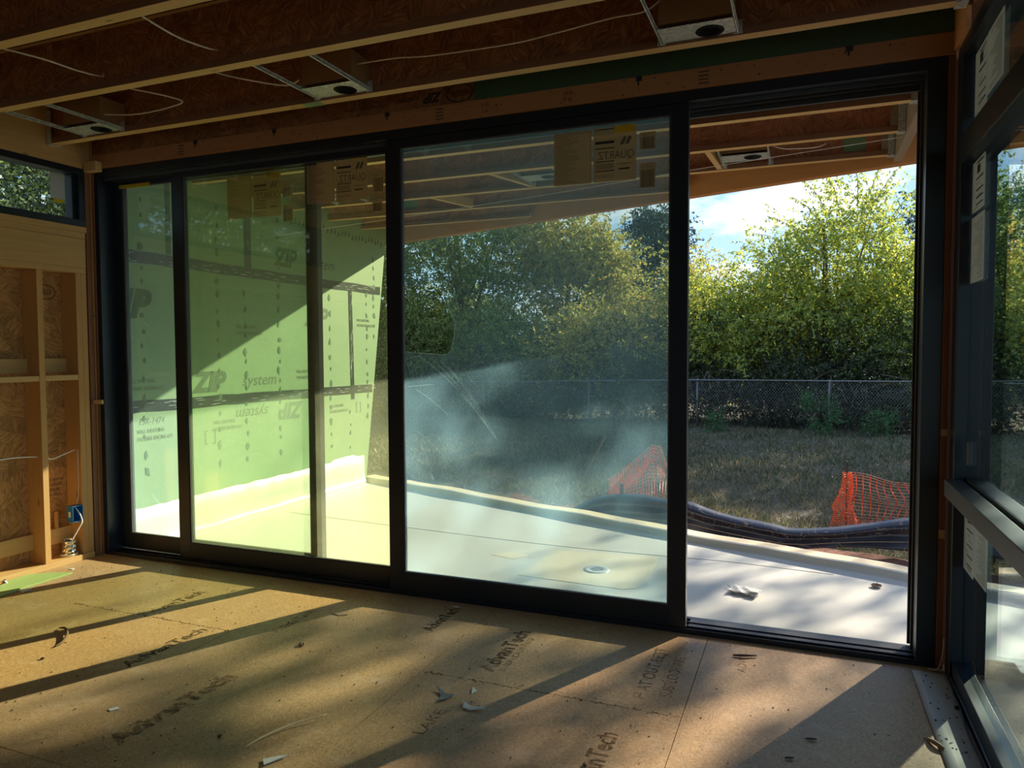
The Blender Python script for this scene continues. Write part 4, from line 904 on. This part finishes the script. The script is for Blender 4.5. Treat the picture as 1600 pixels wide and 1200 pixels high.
def tree(name, label, cat, x, y, blobs, mat, leaf, trunk=.10, group='trees beyond the fence', nl=14, arc=.6, droop=.25, clump=.38, limbs=14, ncl=26, stems=1):
    z = float(gz(x, y))-.02; t = thing(name, label, cat, (x, y, z), 0, group)
    V, C = foliage([(x+a, y+b, c, rx, ry, rz, n) for (a, b, c, rx, ry, rz, n) in blobs], leaf, nl, arc, clump, droop, ncl)
    V = V-np.array([x, y, z]); keep = V[:, :, 2].min(1) > .03; quads('foliage', V[keep], mat, t)
    C = C-np.array([x, y, z]); top = max(b[2]+b[5]*.6 for b in blobs)-z
    bm = bmesh.new(); tp = [(0, 0, 0), (.08*random.uniform(-1, 1), 0, top*.25), (.25*random.uniform(-1, 1), .1, top*.55), (.4*random.uniform(-1, 1), 0, top*.9)]
    P = smoothpath(tp, 5); tube(bm, P, trunk, 7, True, [trunk*(1-.85*i/len(P)) for i in range(len(P))]); obj('trunk', bm, bark, t, smooth=True)
    bm = bmesh.new()
    idx = rng.choice(len(C), min(limbs, len(C)), replace=False)
    for i in idx:
        c = Vector(C[i]); h = min(max(c.z*random.uniform(.35, .7), .2), top*.8); k = int(h/top*len(P)/.9); s = P[min(k, len(P)-1)]
        mid = (Vector(s)+c)/2+Vector((0, 0, -.1)); tube(bm, smoothpath([s, mid, c], 3), .02, 5, True, [trunk*.32*(1-.75*q/7) for q in range(7)])
    obj('branch', bm, bark, t, smooth=True); return t
# central tree seen through the doorway
tree('deciduous_tree', 'tall yellow-green tree standing behind fence, centred in open doorway', 'tree', .5, 21,
     [(0, 0, 2.4, 2.1, 1.5, 1.5, 1500), (.3, 0, 3.7, 1.6, 1.2, 1.2, 900), (.45, 0, 4.8, .85, .8, .75, 260), (-1.3, -.2, 3.0, .9, .9, .8, 350), (1.5, -.3, 3.3, .9, .8, 1.0, 420), (.9, 0, 5.3, .8, .5, .35, 50), (-1.0, 0, 4.4, .8, .5, .3, 45)], lf_yel, .105, .13, nl=13)
def shoots(t, base, ends, mat, leaf=.10):
    V = []; bm = bmesh.new()
    for (x, y, z), (ex, ey, ez) in zip(base, ends):
        P = np.array([np.array(p) for p in smoothpath([(x, y, z), ((x+ex)/2+.05, (y+ey)/2, (z+ez)/2+.18), (ex, ey, ez)], 12)]); tube(bm, [tuple(p) for p in P], .011, 4, True, [.012*(1-.7*i/len(P)) for i in range(len(P))])
        n = 44; idx = np.linspace(2, len(P)-1.01, n); q = P[idx.astype(int)]+(P[np.minimum(idx.astype(int)+1, len(P)-1)]-P[idx.astype(int)])*(idx % 1)[:, None]
        D = nrm(np.stack([rng.normal(size=n), rng.normal(size=n), -1.1*np.ones(n)], 1)); V.append(leaf_quads(q, D, leaf*rng.uniform(.8, 1.4, n), leaf*.5*np.ones(n)))
    obj('long_shoot', bm, bark, t); quads('shoot_leaves', np.concatenate(V), mat, t)
ct = [o for o in COL.objects if o.get('label', '').startswith('tall yellow-green tree')][0]
_b = [(-.6, 0, 4.3), (-.4, 0, 4.5), (0, 0, 4.8), (.3, 0, 5.3), (.7, 0, 5.6), (.9, 0, 5.3), (1.2, 0, 4.8), (-.9, 0, 3.9), (.1, 0, 5.0), (.8, .1, 5.4)]
_e = [(-1.9, 0, 5.1), (-1.5, -.2, 5.5), (-.9, 0, 6.0), (-.1, 0, 6.5), (.6, .2, 6.7), (1.7, 0, 6.6), (2.1, -.1, 6.0), (-2.1, 0, 4.7), (-.6, 0, 6.4), (1.3, 0, 6.8)]
shoots(ct, _b, _e, lf_yel)
tree('leafy_shrub', 'bright shrub behind fence at left edge of open doorway', 'shrub', -2.4, 20.6, [(0, 0, 1.8, 1.25, 1.1, 1.3, 800), (-.2, 0, 2.9, .9, .9, .7, 380), (.7, 0, 3.0, .4, .4, .35, 60)], lf_yel, .10, .07)
tree('leafy_shrub', 'reddish green shrub behind fence beside left doorway stile', 'shrub', -3.5, 22.5, [(0, 0, 2.6, 1.4, 1.1, 1.5, 800), (.4, 0, 4.0, .6, .6, .6, 120)], lf_olive, .10, .07)
tree('conifer_tree', 'dark conifer standing at right edge of doorway view', 'tree', 5.1, 31, [(0, 0, 2.5, 2.3, 2, 2.0, 1500), (0, 0, 4.6, 1.9, 1.7, 1.6, 1100), (0, 0, 6.3, 1.3, 1.2, 1.2, 600)], lf_con, .13, .2, arc=.7, droop=.5)
tree('conifer_tree', 'dark blue-green conifer seen at right through hazy glass', 'tree', -5.6, 29, [(0, 0, 2.2, 1.9, 1.7, 1.8, 1300), (.1, 0, 4.2, 1.5, 1.4, 1.6, 1000), (.3, 0, 6.0, 1.0, .9, 1.2, 500)], lf_con, .13, .18, arc=.7, droop=.5)
tree('deciduous_tree', 'big olive autumn tree behind fence, centre of hazy glass', 'tree', -7.2, 23.5, [(0, 0, 3.2, 2.0, 1.6, 1.9, 1500), (-.2, 0, 5.2, 1.7, 1.5, 1.4, 1100), (-1.2, 0, 4.4, 1.0, 1.0, 1.0, 400), (1.1, -.3, 4.3, .8, .8, .7, 260)], lf_olive, .12, .16)
tree('deciduous_tree', 'dense dark tree behind torn corner of the film', 'tree', -10.4, 22, [(0, 0, 3.0, 2.0, 1.6, 2.2, 1600), (.1, 0, 5.4, 1.7, 1.4, 1.4, 1100)], lf_mid, .11, .15)
tree('deciduous_tree', 'leafy tree just right of the green wing wall end', 'tree', -12.6, 19.5, [(0, 0, 2.4, 1.7, 1.4, 2.0, 1500), (0, 0, 4.6, 1.6, 1.4, 1.4, 1100)], lf_mid, .10, .14)
tree('deciduous_tree', 'leafy tree behind the green wing wall', 'tree', -16.0, 21.5, [(0, 0, 3.0, 2.2, 1.6, 2.4, 1500), (0, 0, 5.4, 1.8, 1.4, 1.4, 900)], lf_mid, .12, .14)
for k, (x, y, m_, l) in enumerate([(-8.6, 19.6, lf_mid, 'low yellowing shrub along fence below big olive tree'), (-5.6, 19.9, lf_olive, 'low brown-green shrub along fence right of olive tree'), (2.9, 20.2, lf_mid, 'low shrub behind fence at right side of doorway'), (-10.8, 19.0, lf_mid, 'low shrub along fence below torn film corner')]):
    tree('leafy_shrub', l, 'shrub', x, y, [(0, 0, 1.4, 1.6, .9, 1.3, 1000)], m_, .09, .05, 'shrubs along the fence')
# dense understory, too tangled to count
blobs = []
for x in np.arange(-15.5, 5.2, .9): blobs.append((x, 19.4+.25*math.sin(x*2.1), .3, .85, .55, .85, 420))
for x in np.arange(-15.5, 5.2, 1.2): blobs.append((x, 20.6+.3*math.sin(x*3.1), 1.3, 1.0, .8, 1.3, 480))
V, _ = foliage(blobs, .085, 12, .45, .3, .35, 20); V = V[(V[:, :, 2].min(1) > -.42)]
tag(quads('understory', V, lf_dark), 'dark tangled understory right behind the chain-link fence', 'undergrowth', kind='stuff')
bm = bmesh.new()
for k in range(260):
    x = random.uniform(-14, 4); y = random.uniform(18.4, 19.0); z = random.uniform(-.4, .6); a = random.uniform(-1, 1); l = random.uniform(.4, 1.1)
    tube(bm, [(x, y, z), (x+l*.35*a, y-.05, z+l*.45), (x+l*.9*a, y-.1, z+l*.5*random.uniform(.2, 1.2))], .006, 3, False)
tag(obj('bramble', bm, plain('grey_brown_stems', (.20, .17, .13), .8)), 'bare arching bramble stems tangled in the chain-link fence', 'bramble', kind='stuff')
blobs = []
for x in np.arange(-24, 14, 2.4): blobs.append((x, 37+1.2*math.sin(x), 1.9, 2.0, 1.2, 2.4+.4*math.sin(x*1.7), 800))
V, _ = foliage(blobs, .2, 10, .8, .5, .3, 20)
tag(quads('woods', V, lf_dark), 'distant dark woods behind the nearer trees', 'woods', kind='stuff')
# side trees: outside left window, and tall sparse ones to the right that dapple the light
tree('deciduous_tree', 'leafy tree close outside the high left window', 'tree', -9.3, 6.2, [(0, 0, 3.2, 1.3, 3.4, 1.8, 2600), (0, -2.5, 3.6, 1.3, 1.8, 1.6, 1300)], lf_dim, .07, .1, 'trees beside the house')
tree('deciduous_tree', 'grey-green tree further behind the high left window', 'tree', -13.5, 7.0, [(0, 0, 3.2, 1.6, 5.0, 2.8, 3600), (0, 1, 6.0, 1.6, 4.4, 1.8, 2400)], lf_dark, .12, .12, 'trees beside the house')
tree('deciduous_tree', 'rounded unseen tree added at right behind fence to shade the lawn', 'tree', 4.4, 20.5, [(0, 0, 2.2, 1.5, 1.3, 2.0, 1200), (.1, 0, 4.4, 1.2, 1.2, 1.1, 800)], lf_mid, .11, .14, 'trees beside the house')  # added out of view to keep sun off the lawn
tree('deciduous_tree', 'broad unseen tree added far right behind fence to shade the lawn', 'tree', 7.4, 20.5, [(0, 0, 2.4, 2.0, 1.4, 2.2, 1500), (.1, 0, 4.9, 1.8, 1.3, 1.2, 1100)], lf_mid, .11, .14, 'trees beside the house')  # second unseen tree added to shade the lawn
tree('deciduous_tree', 'tall sparse unseen tree right of the patio, crown placed for dapples', 'tree', 8.6, 18.5, [(-2.9, 0, 9.9, 1.5, 1.0, .55, 190), (-2.0, 0, 8.7, 1.0, 1.2, .5, 120), (-2.2, 0, 7.2, 1.3, 1.2, .7, 40), (-.9, 0, 8.2, 1.6, 1.2, 1.0, 70), (.6, 0, 9.0, 1.8, 1.3, 1.3, 170), (1.6, .5, 6.3, 1.8, 1.5, 1.5, 500), (-.6, 0, 9.9, 1.4, 1.0, .7, 90), (2.2, 0, 9.5, 1.6, 1, 1.2, 260)], lf_mid, .16, .18, 'trees beside the house')  # unseen; crown clumps placed to shade parts of the floor and door film
tree('deciduous_tree', 'dense unseen tree added beside the house, behind the photographer at left', 'tree', -9.6, -3.0, [(0, 0, 3.4, 1.4, 4.2, 2.8, 3600), (0, .5, 6.2, 1.4, 3.8, 1.8, 2600)], lf_dim, .10, .12, 'trees beside the house')  # added out of view to darken the left window's reflection in the door
tree('deciduous_tree', 'dark tree outside the right window wall', 'tree', 6.5, 9.5, [(1.5, -1, 2.6, 1.6, 2.0, 1.8, 900)], lf_mid, .10, .12, 'trees beside the house')

# chain-link fence
t = thing('chain_link_fence', 'grey chain-link fence along the back of the lawn', 'fence', (-5, 18.3, 0))
X0, X1, z0, z1 = -16, 5.6, -.38, .72; n = int((X1-X0)/.065); V = []
def ribbon(a, b, w_):
    a = np.array(a); b = np.array(b); d = nrm(b-a); s = np.cross(d, [0, 1, 0]); s = nrm(s)*w_
    return [a-s, b-s, b+s, a+s]
rz_ = lambda x: z1+.012*(x+5)-.02*math.sin(x*.6)
for i in range(n):
    x = X0+i*.065; h = z1-z0
    V.append(ribbon((x+5, 0, z0), (x+h*.75+5, 0, rz_(x))), ) if False else None
    V.append(np.array(ribbon((x+5, .002, z0), (x+h*.75+5, .002, rz_(x+h*.75)), .0016))); V.append(np.array(ribbon((x+h*.75+5, -.002, z0), (x+5, -.002, rz_(x)), .0016)))
o = quads('wire_mesh', np.array(V), steel_f, t); m = o.modifiers.new('s', 'SOLIDIFY'); m.thickness = .003
bm = bmesh.new(); tube(bm, [(X0+5+k*1.2, 0, rz_(X0+k*1.2)) for k in range(19)], .017, 8); obj('top_rail', bm, steel_f, t, smooth=True)
for x in (-14.2, -11.2, -8.2, -5.2, -2.45, .52, 3.5):
    bm = bmesh.new(); tube(bm, [(x+5, .03, -.45), (x+5, .03, rz_(x)+.03)], .022, 8); obj('post', bm, steel_f, t, smooth=True)
# little fresh bushes by the fence
for (x, h, l) in ((.25, .75, 'small bright green bush against fence, middle of doorway view'), (1.4, .55, 'small bright green bush against fence, right in doorway view'), (-1.95, .35, 'small faint green bush against fence, left in doorway view')):
    tree('small_bush', l, 'bush', x, 17.4, [(0, 0, -.4+h*.6, h*.5, h*.4, h*.5, int(260*h))], lf_bush, .05, .015, 'small bushes at the fence', nl=12, arc=.22, clump=.1, droop=-.1, limbs=6)
# grass
n = 230000; yy = 5.7+12.9*rng.random(n)**1.25; half = yy*.95+1; xx = rng.uniform(-1, 1, n)*(.5*(.42*yy+1+.95*yy))+(.42*yy-.95*yy)/2*1.0
cl = np.sin(xx*2.3+1.7*np.sin(yy*1.1))*np.sin(yy*2.9+xx)+rng.normal(size=n)*.6
m_ = (xx > -18) & (cl > -.7) & ((xx-.68)*.3395+(yy-5.41)*.9406 > 1.72+.2*np.sin(xx*5)); xx, yy = xx[m_], yy[m_]; n = len(xx)
P = np.stack([xx, yy, gz(xx, yy)-.005], 1); hgt = .05+.09*rng.random(n)*(1+.6*np.sin(xx*1.9)*np.sin(yy*1.4)); lean = rng.normal(size=(n, 2))*.8
D = nrm(np.concatenate([lean, np.ones((n, 1))*.9], 1))
tag(quads('grass', leaf_quads(P, D, hgt, np.full(n, .009)+.006*(yy > 11)), lf_grass), 'dry mixed grass covering the back lawn', 'grass', kind='stuff')
n = 2600; s = rng.uniform(-2.2, 5.2, n); q = rng.uniform(.25, 1.8, n); P = np.array([K(a, b, -.33) for a, b in zip(s, q)]); D = nrm(np.concatenate([rng.normal(size=(n, 2)), rng.uniform(.05, .5, (n, 1))], 1))
tag(quads('straw', leaf_quads(P, D, rng.uniform(.05, .14, n), np.full(n, .005)), leafm('straw_stems', [(0, (.2, .13, .08)), (1, (.5, .4, .26))], .2)), 'loose straw on the red clay by the kerb', 'straw', kind='stuff')

# silt fence: sagging black fabric, thick folded top
t = thing('silt_fence', 'sagging black silt fence fabric beyond the patio kerb', 'silt fence', (0, 7.3, 0))
top = [(-2.5, -.33), (-2.25, -.16), (-1.95, -.02), (-1.6, 0.02), (-1.35, 0.0), (-1.06, -.02), (-.87, -.075), (-.6, -.135), (-.3, -.17), (-.08, -.20), (.25, -.165), (.57, -.095), (.93, -.015), (1.6, .08), (2.4, .1)]
bot = [(-2.5, -.37), (-2.25, -.34), (-1.95, -.33), (-1.6, -.31), (-1.35, -.29), (-1.06, -.30), (-.87, -.32), (-.6, -.345), (-.3, -.37), (-.08, -.375), (.25, -.33), (.57, -.30), (.93, -.30), (1.6, -.3), (2.4, -.3)]
Pt = smoothpath([(a, 0, b) for a, b in top], 6); Pb = smoothpath([(a, 0, b) for a, b in bot], 6)
bm = bmesh.new(); g = []
for i, (a, b) in enumerate(zip(Pt, Pb)):
    row = []
    for j in range(13):
        f = j/12; bulge = -.07*math.sin(math.pi*min(1, f*2.2))*(1 if f < .45 else .3)+.008*math.sin(i*.45+f*5)+.003*math.sin(i*1.3+f*4)
        row.append(bm.verts.new((a.x+(b.x-a.x)*f, .10*(1-f)+bulge, a.z+(b.z-a.z)*f)))
    g.append(row)
for a, b in zip(g, g[1:]):
    for k in range(12): bm.faces.new((a[k], a[k+1], b[k+1], b[k]))
o = obj('fabric', bm, silt_m, t, smooth=True); m = o.modifiers.new('s', 'SOLIDIFY'); m.thickness = .006
bm = bmesh.new(); tube(bm, [(a.x, -.085+.01*math.sin(a.x*6), a.z+(b.z-a.z)*.62) for a, b in zip(Pt, Pb)][::4], .0028, 5); obj('stitched_cord', bm, mud, t)
for x in (-1.75, 1.55): bm = B((x-.02, x+.02, .12, .16, -.5, .12)); obj('stake', bm, rust_m, t)
n = 500; x = rng.uniform(-2, 1.2, n); zt = np.interp(x, [a for a, _ in top], [b for _, b in top]); P = np.stack([x, 7.4-.12*rng.random(n), zt-.02-.08*rng.random(n)], 1); D = nrm(np.stack([rng.normal(size=n)*.7, -.3*np.ones(n), rng.normal(size=n)*.8], 1))
tag(quads('loose_straw', leaf_quads(P, D, rng.uniform(.03, .1, n), np.full(n, .003)), MATS['straw_stems']), 'thin straws caught on top of the black silt fence', 'straw', kind='stuff')

# orange safety netting
def net(name, label, S, nu, nv, root, wv=.008, wh=.003, u0=0, loose=None):
    t = thing(name, label, 'netting', root, 0, 'orange safety netting'); rt = Vector(root)
    for nm, mat in (('upright_strand', orange_m), ('cross_strand', orange_th)):
        bm = bmesh.new()
        if nm == 'upright_strand':
            for i in range(nu+1):
                P = [Vector(S(i/nu, j/24))-rt for j in range(25)]; tube(bm, P, wv, 4)
        else:
            for j in range(nv+1):
                P = [Vector(S(i/40, j/nv))-rt for i in range(41)]; tube(bm, P, wh, 3)
        obj(nm, bm, mat, t)
    return t
def S1(u, v):
    x = .43+.80*u; top_ = .185-.125*u; bo = -.40-.0*u
    z = top_+(bo-top_)*v; x += .055*math.sin(v*3.1+u)*(.3+v)*math.sin(v*5)+.02*math.sin(v*9+u*6); y = 8.6+.10*math.sin(v*6.3+u*2)*v+.05*math.sin(v*14)
    if v < .5: z += .012*math.sin(u*9)
    return (x, y, z)
net('safety_netting', 'orange safety netting stretched right of the rusty stake', S1, 11, 18, (.8, 8.6, -.40), .0055, .0026)
def S2(u, v):
    a = u*2.2*math.pi; r = .035+.09*v**1.5; x = .43+.02*math.sin(v*8)+r*math.cos(a)*1.1-.03*v; y = 8.58+r*math.sin(a)*.9
    return (x+.012*math.sin(u*31+v*17), y, .17-.575*v+.012*math.sin(u*23))
net('safety_netting', 'bunched orange netting gathered around the rusty stake', S2, 16, 26, (.43, 8.6, -.40), .004, .003)
stick('fence_stake', 'rusty steel stake holding up the orange netting', 'stake', .425, .443, 8.59, 8.608, -.45, .30, rust_m)
def S3(u, v):
    x = -2.30+.73*u; top_ = np.interp(u, [0, .15, .72, .88, 1], [-.13, -.05, .33, .30, .08]); bo = -.42+.13*max(0, u-.55)
    z = top_+(bo-top_)*v; return (x+.03*math.sin(v*5+u*3), 9.0+.12*math.sin(v*5)*u+.05*math.sin(v*11+u*9), float(z))
net('safety_netting', 'sagging orange netting behind the hazy glass', S3, 22, 16, (-1.9, 9.0, -.42), .0055, .003)
def S4(u, v):
    return (-1.06+.24*u+.01*math.sin(v*20), 8.0+.16*v, -.33+.10*math.sin(math.pi*u)*math.sin(math.pi*(.2+.7*v))+.015*math.sin(u*19+v*13))
net('safety_netting', 'small heap of orange netting in grass left of doorway view', S4, 9, 9, (-.94, 8.08, -.35), .004, .003)
bm = bmesh.new(); tube(bm, [(-2.95, 10.0, -.38), (-2.62, 10.1, .28)], .012, 6)
tag(obj('leaning_stake', bm, mud), 'thin leaning stake in lawn behind the hazy glass', 'stake')
